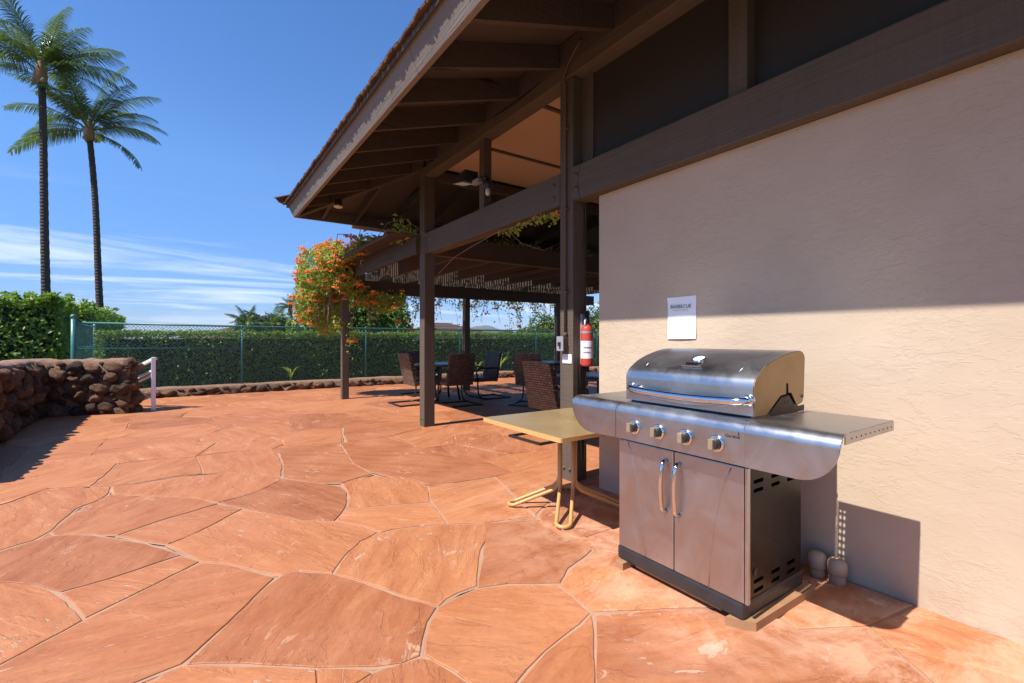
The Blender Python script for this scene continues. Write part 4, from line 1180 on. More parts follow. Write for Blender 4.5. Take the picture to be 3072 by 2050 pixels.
# ------------------------------------------------------------ wicker chairs and dark tables in the shade
def make_chair():
    t = thing('wicker_chair', 'x', 'chair')
    # local: faces +x, origin on the floor under the seat centre
    b = MB(); nz, ny = 8, 6
    def bp(v, u, k):           # back panel, v up, u across, k 0 rear 1 front
        z = .34 + .57 * v; x = -.235 - .115 * v - .03 * (1 - (2 * u - 1) ** 2) * v + (0.055 if k else 0)
        y = (u - .5) * (.54 - .03 * v)
        if v >= 1: z += .012 * (1 - (2 * u - 1) ** 2)
        return (x, y, z)
    vs_ = []; idx = {}
    for k in (0, 1):
        for j in range(nz + 1):
            for i in range(ny + 1):
                idx[k, j, i] = len(vs_); vs_.append(bp(j / nz, i / ny, k))
    fs = []
    for j in range(nz):
        for i in range(ny):
            fs.append((idx[0, j, i], idx[0, j + 1, i], idx[0, j + 1, i + 1], idx[0, j, i + 1]))
            fs.append((idx[1, j, i], idx[1, j, i + 1], idx[1, j + 1, i + 1], idx[1, j + 1, i]))
        for i in (0, ny):
            q = (idx[0, j, i], idx[1, j, i], idx[1, j + 1, i], idx[0, j + 1, i]); fs.append(q if i == 0 else q[::-1])
    for i in range(ny):
        fs.append((idx[0, nz, i], idx[1, nz, i], idx[1, nz, i + 1], idx[0, nz, i + 1]))
        fs.append((idx[0, 0, i], idx[0, 0, i + 1], idx[1, 0, i + 1], idx[1, 0, i]))
    b.add(vs_, fs); b.build('backrest', MT['wicker'], t, True)
    MB().box(-.22, .27, -.27, .27, .345, .425, .022).build('seat', MT['wicker'], t, True)
    for s in (-1, 1):
        y = s * .275
        MB().tube([(-.285, y, .60), (-.10, y, .61), (.14, y, .615), (.21, y, .60), (.245, y, .56), (.25, y, .50), (.235, y, .44), (.22, y, .40)], .013, 8, squash=1.3).build('armrest', MT['black_metal'], t, True)
        MB().tube([(.22, y, .41), (.225, y, .30), (.215, y, .16), (.185, y, .075), (.13, y, .032), (.05, y, .016), (-.10, y, .014)], .016, 8, squash=1.0).build('spring_leg', MT['black_metal'], t, True)
    MB().box(-.53, .06, -.30, -.262, .0, .024, .004).build('base_bar', MT['black_metal'], t, True)
    MB().box(-.53, .06, .262, .30, .0, .024, .004).build('base_bar', MT['black_metal'], t, True)
    MB().box(-.532, -.494, -.262, .262, .0, .0235, .004).build('base_bar', MT['black_metal'], t, True)
    MB().box(.02, .058, -.262, .262, .0, .0235, .004).build('base_bar', MT['black_metal'], t, True)
    return t
def copy_tree(o, parent=None):
    c = o.copy(); C.objects.link(c); c.parent = parent
    for ch in o.children: copy_tree(ch, c)
    return c
ch0 = make_chair()
CH = [
 (3.53, 8.13, 0, 'sunlit brown wicker armchair left of the thick front post'),
 (4.03, 7.78, 90, 'dark wicker armchair seen from behind, just right of the thick front post'),
 (4.80, 8.12, 180, 'dark wicker armchair turned sideways at the right side of the far table'),
 (4.02, 9.10, -90, 'wicker armchair half hidden behind the thick front post, back to the hedge'),
 (3.74, 4.47, 2, 'large brown wicker armchair nearest the camera, its back to the tan side table'),
 (5.28, 7.00, 35, 'dark wicker armchair in deep shade behind the nearest brown armchair'),
 (5.75, 6.55, 78, 'dark wicker armchair in deep shade, partly behind the near post'),
 (5.30, 4.55, 180, 'dark wicker armchair seen through the gap between near post and stucco wall'),
]
for i, (x, y, a, lab) in enumerate(CH):
    o = ch0 if i == 0 else copy_tree(ch0)
    o.location = (x, y, -0.004); o.rotation_euler = (0, 0, R(a))
    tag(o, lab, 'chair', 'wicker chairs under the pergola')
def make_table(x, y, lab, r=.56):
    t = thing('patio_table', lab, 'table', (x, y, -0.004), group='round dark patio tables')
    MB().lathe([(r - .03, .665), (r, .67), (r + .005, .685), (r, .70), (r - .02, .706), (.0, .707)], (x, y, 0), seg=40).build('tabletop', MT['dark_table'], t)
    for k in range(4):
        a = R(45 + 90 * k)
        MB().tube([(x + .30 * math.cos(a), y + .30 * math.sin(a), .666), (x + .27 * math.cos(a), y + .27 * math.sin(a), .35), (x + .33 * math.cos(a), y + .33 * math.sin(a), .0)], .02, 8).build('leg', MT['black_metal'], t)
    MB().lathe([(.28, .30), (.295, .31), (.28, .32)], (x, y, 0), seg=24).build('brace_ring', MT['black_metal'], t)
make_table(4.08, 8.32, 'round dark patio table behind the thick front post')
make_table(4.48, 4.50, 'round dark patio table beside the nearest brown armchair', .55)
make_table(6.15, 7.45, 'round dark patio table far back in the shade right of centre')
# ------------------------------------------------------------ rubble walls, kerb, handrail, chain-link fence
rk = random.Random(21)
def rock_mesh(k):
    bm = bmesh.new(); bmesh.ops.create_icosphere(bm, subdivisions=3, radius=1.0)
    r_ = random.Random(100 + k)
    ax = [Vector((r_.gauss(0, 1), r_.gauss(0, 1), r_.gauss(0, 1))).normalized() for _ in range(9)]
    off = [r_.uniform(.50, .88) for _ in ax]
    wv = [(Vector((r_.gauss(0, 1), r_.gauss(0, 1), r_.gauss(0, 1))) * 2.2, r_.uniform(0, 6)) for _ in range(5)]
    for v in bm.verts:
        d = v.co.normalized(); rad = 1.0
        for a, o_ in zip(ax, off):
            c_ = d.dot(a)
            if c_ > o_ * .8: rad = min(rad, o_ / max(c_, .01) * .99 + .06)
        # boxy-round body
        p = 3.2
        s_ = (abs(d.x) ** p + abs(d.y) ** p + abs(d.z) ** p) ** (-1 / p)
        rad = .6 * rad + .4 * min(s_, 1.25) * rad
        rad += sum(.04 * math.sin(w.dot(d) + ph) for w, ph in wv)
        v.co = d * rad
    me = bpy.data.meshes.new('stone'); bm.to_mesh(me); bm.free()
    for p in me.polygons: p.use_smooth = True
    me.materials.append(MT['rock'])
    return me
ROCKS = [rock_mesh(k) for k in range(9)]
def face_stones(parent, a, b, z0, z1, rmax, rmin, proud, nrm, tries=2600, flat=.75):
    """scatter unequal stones over a wall face, big ones first, no two overlapping"""
    a, b = Vector((*a, 0)), Vector((*b, 0)); L = (b - a).length; u = (b - a).normalized()
    nrm = Vector((*nrm, 0)).normalized(); ang = math.atan2(u.y, u.x); put = []
    for k in range(tries):
        f_ = (k / tries) ** .6
        w = (rmax * (1 - f_) + rmin * f_) * rk.uniform(.85, 1.15); h = w * rk.uniform(flat * .75, flat * 1.25)
        if 2 * w > L: w = L / 2
        s = rk.uniform(w * .8, max(w * .8, L - w * .8)); z = rk.uniform(z0 + h * .75, max(z0 + h * .75, z1 - h * .9))
        if any(((s - q[0]) / (w + q[2])) ** 2 + ((z - q[1]) / (h + q[3])) ** 2 < .86 for q in put): continue
        put.append((s, z, w, h))
        c = a + u * s + nrm * (proud * rk.uniform(-1.3, .2)) + Vector((0, 0, z))
        piece('stone', rk.choice(ROCKS), None, c, parent, (rk.uniform(-.2, .2), rk.uniform(-.45, .45), ang + rk.uniform(-.15, .15)), (w * 1.07, min(.15, w * .95) * rk.uniform(.8, 1.1), h * 1.07))
    return put
def rough_slab(pts, z0, z1, name, parent, mat, wob=.02, seed=1):
    """wall body following a polyline strip: pts = list of (front xy, back xy); lumpy top"""
    r_ = random.Random(seed); m = MB(); n = len(pts); vs_ = []
    for (f, b) in pts:
        for (p, z) in ((f, z0), (f, z1 - .035), ((f[0] * .88 + b[0] * .12, f[1] * .88 + b[1] * .12), z1), ((f[0] * .5 + b[0] * .5, f[1] * .5 + b[1] * .5), z1 + .012), (b, z1 - .01), (b, z0)):
            vs_.append((p[0] + r_.uniform(-wob, wob) * .5, p[1] + r_.uniform(-wob, wob) * .5, z + (r_.uniform(-wob, wob) * .7 if z > z0 else 0)))
    k = 6
    fs = [(i * k + j, (i + 1) * k + j, (i + 1) * k + j + 1, i * k + j + 1) for i in range(n - 1) for j in range(k - 1)]
    m.add(vs_, fs, True)
    m.f += [tuple(range(k)), tuple((n - 1) * k + j for j in range(k))[::-1]]; m.sm += [False, False]
    return m.build(name, mat, parent)
sw = thing('rubble_wall', 'waist-high wall of rounded brown stones turning a corner at the left edge', 'stone wall', (-1.8, 9.9, 0))
WT = 0.86
def lerp(a, b, t): return (a[0] + (b[0] - a[0]) * t, a[1] + (b[1] - a[1]) * t)
fa, fb, fc = (-1.80, 5.6), (-1.88, 9.98), (-.78, 9.64)
strip = [((fa[0] + (fb[0] - fa[0]) * t - .04, fa[1] + (fb[1] - fa[1]) * t), (-2.30, 5.6 + 4.8 * t)) for t in [i / 30 for i in range(31)]]
strip += [(lerp((-1.90, 10.02), (-.81, 9.69), t), lerp((-2.25, 10.5), (-.76, 10.04), t)) for t in [i / 10 for i in range(1, 11)]]
rough_slab(strip, -.03, WT, 'mortar_core', sw, MT['wall_mortar'], .03, 3)
face_stones(sw, fa, fb, -.02, WT - .03, .135, .04, .03, (1, 0), 6000, .9)
face_stones(sw, (-1.84, 9.97), fc, -.02, WT - .03, .125, .035, .04, (.29, -.96), 4000, .75)
face_stones(sw, (-.80, 9.64), (-.74, 10.0), -.02, WT, .14, .06, .02, (1, .2), 300, .6)
kb = thing('stone_kerb', 'low kerb of brown stones along the foot of the green fence', 'stone kerb', (2.0, 11.85, 0))
rough_slab([((-1.4 + .35 * i, 11.86 + .02 * math.sin(i)), (-1.4 + .35 * i, 12.25)) for i in range(43)], -.03, .175, 'mortar_core', kb, MT['wall_mortar'], .02, 5)
face_stones(kb, (-1.3, 11.84), (12.5, 11.84), -.02, .17, .15, .045, .02, (0, -1), 4000, .5)

hr = thing('handrail', 'white square-tube handrail standing at the end of the stone wall', 'handrail', (-.50, 9.80, 0))
MB().box(-.535, -.475, 9.77, 9.83, -.005, .875, .006).build('post', MT['white_paint'], hr)
def bar(p, q, w, h, name):
    p, q = Vector(p), Vector(q); d = (q - p).normalized(); s_ = d.cross(Vector((0, 0, 1))).normalized() * w / 2; uz = s_.cross(d).normalized() * h
    MB().hexa([p - s_ - uz / 2, p + s_ - uz / 2, p + s_ + uz / 2, p - s_ + uz / 2], [q - s_ - uz / 2, q + s_ - uz / 2, q + s_ + uz / 2, q - s_ + uz / 2]).build(name, MT['white_paint'], hr)
bar((-.48, 9.79, .86), (-.98, 10.55, .56), .058, .045, 'top_rail')
bar((-.51, 9.83, .66), (-.98, 10.55, .38), .04, .03, 'rail')
bar((-.51, 9.83, .59), (-.98, 10.55, .31), .04, .03, 'rail')
bar((-.51, 9.83, .24), (-.98, 10.55, -.02), .04, .03, 'rail')

fn = thing('chain_link_fence', 'green chain-link fence with round posts standing on the stone kerb', 'fence', (3.7, 12.05, .18))
FY = 12.05
fxs = [-1.83, .95, 3.71, 6.42, 9.18, 11.9]
for i, x in enumerate(fxs):
    r_ = .04 if i == 0 else .024
    zt = 1.60 if i == 0 else 1.44
    MB().tube([(x, FY, -.05 if i == 0 else .15), (x, FY, zt)], r_, 14).build('post', MT['green_paint'], fn)
    MB().lathe([(r_ * 1.18, zt - .03), (r_ * 1.2, zt + .01), (r_ * .9, zt + .035), (r_ * .3, zt + .05)], (x, FY, 0), seg=14).build('post_cap', MT['green_paint'], fn)
MB().tube([(-1.83, FY, 1.49), (.95, FY, 1.455), (3.71, FY, 1.44), (6.42, FY, 1.43), (11.9, FY, 1.41)], .020, 10).build('top_rail', MT['green_paint'], fn)
MB().tube([(-1.83, FY, 1.00), (.93, FY, .975)], .017, 10).build('mid_rail', MT['green_paint'], fn)
MB().tube([(-.9, FY - .01, .56), (.93, FY - .01, .96)], .004, 6).build('brace_rod', MT['green_paint'], fn)
for x, y0 in ((-1.83, 14.45),):
    MB().tube([(x, y0, -.05), (x, y0, 1.52)], .028, 12).build('post', MT['green_paint'], fn)
    for z in (1.46, 1.0): MB().tube([(x, FY, z), (x, y0, z)], .018, 10).build('return_rail', MT['green_paint'], fn)
def wire_sheet(w, h, pitch=.066, r=.0030):
    """diamond wires in the (u,v) plane"""
    vs_ = []; fs = []
    n = int((w + h) / pitch)
    for s in (1, -1):
        for k in range(n + 1):
            u0 = k * pitch - (h if s == 1 else 0)
            # line u = u0 + s*v
            va, vb = 0.0, h
            if s == 1:
                va = max(va, -u0); vb = min(vb, w - u0)
            else:
                va = max(va, u0 - w); vb = min(vb, u0)
            if vb - va < .02: continue
            steps = max(1, int((vb - va) / .31))
            pts = [va + (vb - va) * i / steps for i in range(steps + 1)]
            p, q = (u0 + s * va, va), (u0 + s * vb, vb)
            d = (.7071 * s, .7071); nn = (-d[1], d[0])
            b = len(vs_)
            for (u, v) in (p, q):
                vs_ += [(u + nn[0] * r, v + nn[1] * r, s * .0022), (u - nn[0] * r, v - nn[1] * r, s * .0022), (u, v, s * .0022 + r * 1.6)]
            fs += [(b, b + 1, b + 4, b + 3), (b + 1, b + 2, b + 5, b + 4), (b + 2, b, b + 3, b + 5)]
    return vs_, fs
vs_, fs = wire_sheet(13.7, 1.27)
MB().add([(-1.82 + u, FY - .022 + w, .20 + v) for u, v, w in vs_], fs).build('chain_link_mesh', MT['green_wire'], fn)
vs_, fs = wire_sheet(2.38, 1.45, .075, .0018)
MB().add([(-1.83 + w, FY + .03 + u, .0 + v) for u, v, w in vs_], fs).build('chain_link_mesh', MT['green_wire'], fn)
# ------------------------------------------------------------ hedges
def lump(P, s=1.0, seed=0):
    """smooth pseudo-noise for uneven surfaces"""
    r_ = np.random.default_rng(seed); out = np.zeros(len(P))
    for f, a in ((1.3, .5), (2.9, .3), (6.1, .2)):
        for _ in range(3):
            k = r_.normal(size=3) * f * s; ph = r_.uniform(0, 6.28)
            out += a * np.sin(P @ k + ph) / 3
    return out
def hedge(name, label, x0, x1, y0, y1, z0, z1, faces, dens, L, W, mat, amp, ragged, group=None, seed=1, sun_in=.10, shoots=0):
    t = thing(name, label, 'hedge', ((x0 + x1) / 2, y0, 0), group=group)
    r_ = np.random.default_rng(seed); PP = []; NN = []
    for fc, dn in faces.items():
        if fc in 'fb': A_ = (x1 - x0) * (z1 - z0)
        elif fc in 'lr': A_ = (y1 - y0) * (z1 - z0)
        else: A_ = (x1 - x0) * (y1 - y0)
        n = int(A_ * dens * dn)
        u, v = r_.random(n), r_.random(n)
        X = x0 + (x1 - x0) * u; Y = y0 + (y1 - y0) * u; Z = z0 + (z1 - z0) * v; Y2 = y0 + (y1 - y0) * v
        one = np.ones(n)
        if fc == 'f': p = np.stack([X, y0 * one, Z], 1); nn = np.array([0, -1, 0.])
        elif fc == 'b': p = np.stack([X, y1 * one, Z], 1); nn = np.array([0, 1., 0])
        elif fc == 'l': p = np.stack([x0 * one, Y, Z], 1); nn = np.array([-1., 0, 0])
        elif fc == 'r': p = np.stack([x1 * one, Y, Z], 1); nn = np.array([1., 0, 0])
        else: p = np.stack([X, Y2, z1 * one], 1); nn = np.array([0, 0, 1.])
        d = lump(p, 1.0, seed) * amp + r_.exponential(sun_in, n) * -.5 + r_.normal(size=n) * ragged * .3
        if fc == 't':
            up_ = (r_.random(n) < .25) * np.minimum(r_.exponential(ragged, n), ragged * 1.3) * (.5 + lump(p * 2.0, 1.0, seed + 7))
            d = d + up_
        p = p + nn * d[:, None]
        nv = nn + r_.normal(size=(n, 3)) * .75 + np.array([-.1, 0, .35])
        PP.append(p); NN.append(nv)
    for k in range(int((x1 - x0) * shoots)):
        q = np.array([r_.uniform(x0, x1), y0 + (y1 - y0) * r_.random() ** 1.5 * .9, z1 - .05]); hh = ragged * r_.uniform(.5, 2.0); m_ = int(16 + 110 * hh)
        s_ = r_.random(m_); off = r_.normal(size=(m_, 3)) * np.array([.05, .05, .02])
        PP.append(q + off + np.stack([s_ * hh * r_.normal() * .3, s_ * 0, s_ * hh], 1)); NN.append(r_.normal(size=(m_, 3)) + [0, -.2, .6])
    P = np.concatenate(PP); N = np.concatenate(NN); n = len(P)
    base = np.array([(x0 + x1) / 2, y0, 0])
    V = leaf_soup(P - base, N, L * r_.uniform(.7, 1.3, n), W * r_.uniform(.7, 1.3, n), .2, r_)
    o = link('foliage', quads_mesh('foliage', V, 4, MT[mat]), None, t, True); o['kind'] = 'stuff'
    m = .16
    MB().box(x0 + m, x1 - m, y0 + m, y1 - m, -.05, z1 - m).build('filler_core', MT['hedge_core'], t)  # solid dark box added inside to stop the view through the leaves
    return t
hedge('clipped_hedge', 'long clipped dark green hedge directly behind the green fence', -1.6, 13.5, 12.55, 13.6, .05, 1.33, {'f': 1.0, 't': 1.25, 'l': .8}, 950, .062, .036, 'clip_leaf', .06, .05, seed=2, sun_in=.07, shoots=9)
hedge('tall_hedge', 'tall bushy green hedge at the left behind the stone wall', -9.0, -2.45, 15.0, 16.6, .0, 2.06, {'f': 1.0, 't': 1.3, 'r': 1.0}, 560, .10, .058, 'hedge_leaf', .16, .14, seed=3, sun_in=.16, shoots=24)
hedge('side_hedge', 'receding part of the tall hedge beyond the fence corner', -3.6, -2.2, 16.7, 25.0, .0, 2.02, {'r': .8, 't': 1.0, 'f': .6}, 420, .10, .06, 'hedge_leaf', .16, .14, seed=4, sun_in=.16, shoots=30)

# ------------------------------------------------------------ flowering shrubs and vines
def blob_points(blobs, n, r_, shell=.3):
    w = np.array([b[1][0] * b[1][1] + b[1][1] * b[1][2] + b[1][0] * b[1][2] for b in blobs]); w = w / w.sum()
    P, N = [], []
    for b, k in zip(blobs, (w * n).astype(int)):
        d = r_.normal(size=(k, 3)); d /= np.linalg.norm(d, axis=1, keepdims=True)
        rad = 1 - r_.exponential(shell, k) * .55 + lump(d * 2.5 + np.array(b[0]), 1.6, 9) * .22 + (r_.random(k) < .06) * r_.exponential(.16, k)
        rad = np.clip(rad, .15, 1.25)
        P.append(np.array(b[0]) + d * rad[:, None] * np.array(b[1])); N.append(d)
    return np.concatenate(P), np.concatenate(N)
def flower_mesh(seed):
    r_ = np.random.default_rng(seed); V = []
    for k in range(15):
        d = r_.normal(size=3); d[2] = abs(d[2]) * .5 - .1; d /= np.linalg.norm(d)
        s = np.cross(d, [0, 0, 1.]); s /= np.linalg.norm(s); u = np.cross(s, d)
        L = r_.uniform(.05, .075)
        for j in range(3):
            a0, a1 = j * 2.094, (j + 1) * 2.094
            e0 = s * math.cos(a0) + u * math.sin(a0); e1 = s * math.cos(a1) + u * math.sin(a1)
            V += [d * .008 + e0 * .003, d * .008 + e1 * .003, d * L + e1 * .009 - [0, 0, .012], d * L + e0 * .009 - [0, 0, .012]]
        for j in range(4):
            a = j * 1.57 + .4; e = s * math.cos(a) + u * math.sin(a); f_ = s * math.cos(a + 1.2) + u * math.sin(a + 1.2)
            c0 = d * L - [0, 0, .012]
            V += [c0, c0 + e * .012, c0 + e * .017 + f_ * .005 - d * .010, c0 + f_ * .010]
    return quads_mesh('flower_cluster', np.array(V), 4, MT['flower'])
FLW = [flower_mesh(50 + k) for k in range(4)]
def plant(name, label, cat, base, blobs, nleaf, L, W, mat, nflow, seed, stems=(), flow_bias=None, extra=None, fsc=(1.0, 1.7)):
    t = thing(name, label, cat, base); r_ = np.random.default_rng(seed)
    P, N = blob_points(blobs, nleaf, r_)
    if extra is not None: P = np.concatenate([P, extra[0]]); N = np.concatenate([N, extra[1]])
    n = len(P)
    V = leaf_soup(P - np.array(base), N + r_.normal(size=(n, 3)) * .8 + np.array([-.1, 0, .3]), L * r_.uniform(.7, 1.3, n), W * r_.uniform(.7, 1.3, n), .3, r_)
    o = link('foliage', quads_mesh('foliage', V, 4, MT[mat]), None, t, True); o['kind'] = 'stuff'
    if nflow:
        P, N = blob_points(blobs, nflow * 6, r_, .05)
        sel = (N @ np.array(flow_bias or (-.8, -.4, .3))) > r_.uniform(-.45, .7, len(N))
        P, N = P[sel][:nflow * 3], N[sel][:nflow * 3]
        pick = r_.permutation(len(P))[:nflow]
        for i in pick:
            s = r_.uniform(*fsc)
            piece('flower_cluster', FLW[i % 4], None, P[i] + N[i] * .05, t, (0, 0, r_.uniform(0, 6.28)), (s, s, s))
    for pts, rad in stems: MB().tube(pts, rad, 6).build('stem', MT['bark_vine'], t)
    return t
vr = random.Random(8)
def dangle(x, y, z, ln, sway=.12):
    pts = [(x, y, z)]; dx, dy = vr.uniform(-.5, .5), vr.uniform(-.5, .5)
    k = 6
    for i in range(1, k + 1):
        s = i / k
        pts.append((x + dx * sway * s + vr.uniform(-.02, .02), y + dy * sway * s, z - ln * s))
    return pts
VB = [((2.40, 9.3, 2.42), (.26, .42, .34)), ((2.14, 9.85, 2.48), (.44, .66, .54)), ((2.02, 10.1, 2.02), (.34, .5, .55)), ((2.2, 9.1, 2.70), (.22, .6, .24)), ((2.27, 8.2, 2.66), (.10, .55, .08)),
      ((2.36, 10.2, 1.75), (.34, .26, .5)), ((2.5, 9.95, 2.25), (.3, .3, .4)), ((2.0, 10.2, 1.78), (.20, .3, .30)), ((2.32, 9.75, 2.86), (.24, .3, .26)), ((2.66, 9.4, 2.12), (.25, .16, .16)), ((2.9, 9.4, 1.98), (.22, .14, .20)), ((3.25, 9.4, 1.92), (.22, .12, .22)), ((3.55, 9.4, 2.0), (.2, .12, .16)), ((2.3, 8.5, 2.68), (.14, .5, .10)), ((2.55, 9.0, 2.74), (.35, .5, .13)), ((2.38, 7.9, 2.70), (.16, .6, .09))]
stems = [(dangle(2.2 + vr.uniform(-.2, .35), 9.4 + vr.uniform(-.1, .5), 2.3 + vr.uniform(-.2, .2), vr.uniform(.5, .95)), .006) for _ in range(20)]
stems += [(dangle(2.55 + vr.uniform(0, .6), 9.38, 2.1, vr.uniform(.3, .9)), .005) for _ in range(7)]
stems += [([(2.62, 9.44, 1.98), (2.60, 9.44, 1.6), (2.64, 9.42, 1.3), (2.63, 9.43, 1.12)], .006), ([(2.18, 8.9, 2.75), (2.05, 8.2, 2.95), (2.1, 7.7, 2.86), (2.2, 7.3, 2.7)], .006), ([(2.2, 7.6, 2.7), (2.15, 7.2, 2.9), (2.25, 6.8, 2.8), (2.35, 6.5, 2.66)], .005), ([(2.3, 7.0, 2.68), (2.35, 6.6, 2.86), (2.45, 6.2, 2.85), (2.61, 5.88, 2.6), (2.60, 5.87, 1.9), (2.6, 5.86, 1.35)], .004)]
exP = np.concatenate([rng.normal(size=(60, 3)) * [.06, .07, .16] + [2.63, 9.42, 1.20], rng.normal(size=(90, 3)) * [.06, .22, .06] + [2.24, 7.5, 2.70], rng.normal(size=(40, 3)) * [.06, .1, .08] + [2.4, 9.5, 1.5], rng.normal(size=(70, 3)) * [.10, .16, .08] + [2.45, 6.35, 2.72]])
mat_n = 8500
matP = np.stack([rng.uniform(3.0, 9.1, mat_n), rng.uniform(6.25, 10.2, mat_n), 2.63 + np.abs(rng.normal(size=mat_n)) * .09], 1)
matP = matP[(lump(matP, 1.7, 77) + .25 * rng.normal(size=mat_n)) > -.22]
exP = np.concatenate([exP, matP])
exN = np.concatenate([rng.normal(size=(len(exP) - len(matP), 3)), rng.normal(size=matP.shape) * .5 + [0, 0, 1]])
vine = plant('flame_vine', 'mass of orange trumpet flowers and leaves spilling over the pergola corner', 'vine', (2.2, 9.9, 0), VB, 13500, .08, .038, 'vine_leaf', 240, 31, stems, extra=(exP, exN), fsc=(.6, 1.2))
for p in ((2.63, 9.41, 1.14), (2.90, 9.36, 2.04), (2.98, 9.35, 1.90), (2.62, 8.9, 2.22), (2.16, 7.9, 2.86), (2.75, 9.3, 2.22), (3.05, 9.32, 2.1)):
    piece('flower_cluster', FLW[int(p[1] * 7) % 4], None, p, vine, (0, 0, p[0] * 9), (1.5, 1.5, 1.5))
plant('flowering_shrub', 'tall dark shrub dotted with orange flowers behind the fence, right of the pergola corner', 'shrub', (4.4, 13.9, 0),
      [((3.4, 13.95, 1.5), (.8, .5, 1.1)), ((4.3, 14.0, 1.6), (.85, .55, 1.15)), ((5.1, 13.9, 1.35), (.65, .5, 1.15)), ((2.7, 14.0, 1.2), (.6, .4, .8)), ((3.8, 14.1, 2.05), (.8, .4, .45)), ((4.7, 14.1, 2.0), (.7, .4, .45))], 21000, .105, .062, 'clip_leaf', 34, 32, flow_bias=(-.2, -.95, .2),
      stems=[([(4.3 + d, 14, -.05), (4.3 + d * 1.3, 14, 1.0), (4.3 + d * 1.6, 14, 2.0)], .03) for d in (-.7, -.2, .4)])
# strands hanging from the far header
hv = thing('hanging_vine', 'leafy vine strands with a few orange flowers hanging from the far pergola header', 'vine', (5.5, 9.7, 2.1))
P_, st_, fl_ = [], [], []
for k in range(64):
    x = 2.7 + 6.2 * (k + vr.random()) / 64
    ln = vr.choice((.15, .25, .3, .45, .6, .75)) * vr.uniform(.7, 1.2)
    y = vr.uniform(9.66, 9.95)
    pts = dangle(x, y, 2.30, ln + .2, .35); st_.append(pts)
    dense = vr.random() < .6
    for i in range(1, len(pts)):
        a, b = Vector(pts[i - 1]), Vector(pts[i])
        for j in range(int(9 * (1 if dense else .15) * (1.2 - .6 * i / len(pts)) + vr.random())):
            P_.append(tuple(a.lerp(b, vr.random()) + Vector((vr.gauss(0, .045), vr.gauss(0, .045), vr.gauss(0, .03)))))
    if vr.random() < .25: fl_.append(pts[-1])
P_ = np.array(P_ + [(2.6 + 6.4 * vr.random(), vr.uniform(9.66, 9.95), 2.12 + vr.gauss(0, .10)) for _ in range(900)])
V = leaf_soup(P_ - np.array([5.5, 9.7, 2.1]), rng.normal(size=P_.shape), rng.uniform(.05, .10, len(P_)), rng.uniform(.022, .045, len(P_)), .3)
o = link('foliage', quads_mesh('foliage', V, 4, MT['vine_leaf']), None, hv, True); o['kind'] = 'stuff'
for pts in st_: MB().tube(pts, .0035, 5).build('stem', MT['bark_vine'], hv)
for i, p in enumerate(fl_): piece('flower_cluster', FLW[i % 4], None, p, hv, (0, 0, i), (1.2, 1.2, 1.2))
# sprig clinging under the main beam
vs2 = thing('vine_sprig', 'short sprig of leaves clinging under the main beam beside the near post', 'vine', (2.7, 3.6, 2.3))
P_ = []
for k in range(150):
    s = vr.random(); P_.append((2.66 + vr.gauss(0, .03), 3.1 + 1.0 * s ** 1.2 + vr.gauss(0, .02), 2.31 - abs(vr.gauss(0, .035)) - .02 * math.sin(s * 9)))
P_ = np.array(P_)
V = leaf_soup(P_ - np.array([2.7, 3.6, 2.3]), rng.normal(size=P_.shape), rng.uniform(.03, .06, len(P_)), rng.uniform(.018, .034, len(P_)), .4)
o = link('foliage', quads_mesh('foliage', V, 4, MT['vine_leaf']), None, vs2, True); o['kind'] = 'stuff'
MB().tube([(2.66, 3.1, 2.32), (2.67, 3.5, 2.31), (2.66, 4.1, 2.315), (2.68, 4.7, 2.26), (2.7, 5.2, 2.20), (2.72, 5.7, 2.05)], .0035, 5).build('stem', MT['bark_vine'], vs2)
MB().tube([(2.67, 4.0, 2.31), (2.8, 3.9, 2.16), (3.0, 3.8, 2.10), (3.3, 3.7, 2.25)], .003, 5).build('stem', MT['bark_vine'], vs2)
piece('flower_cluster', FLW[0], None, (2.62, 3.14, 2.27), vs2, (0, 0, 1), (.55, .55, .55))

# strap-leaved plants behind the kerb
def strap_plant(x, y, h, n, lab, seed):
    t = thing('lily_plant', lab, 'plant', (x, y, .15), group='strap-leaved plants behind the kerb'); r_ = random.Random(seed)
    for k in range(n):
        a = r_.uniform(0, 6.28); ln = h * r_.uniform(.7, 1.2); pts = []
        for i in range(6):
            s = i / 5; e = R(80) - s * R(70) * r_.uniform(.8, 1.2)
            pts.append((s * ln * .55 * math.sin(s * 1.3), s * ln * (1 - .45 * s * s)))
        m = MB(); vs_ = []
        ca, sa = math.cos(a), math.sin(a)
        for i, (rr, zz) in enumerate(pts):
            w = .016 * math.sin(math.pi * min(.98, .12 + .86 * i / 5)) + .001
            for s_ in (-1, 1): vs_.append((x + rr * ca - s_ * w * sa, y + rr * sa + s_ * w * ca, .15 + zz))
        m.add(vs_, [(2 * i, 2 * i + 1, 2 * i + 3, 2 * i + 2) for i in range(5)], True)
        m.build('leaf', MT['vine_leaf'], t)
strap_plant(8.0, 12.32, .75, 14, 'tallest strap-leaved plant before the hedge, right of the far pergola post', 1)
strap_plant(7.2, 12.35, .55, 10, 'short strap-leaved plant before the hedge, close beside the far pergola post', 2)
strap_plant(2.0, 12.35, .55, 10, 'strap-leaved plant before the hedge, left of the slim pergola post', 3)

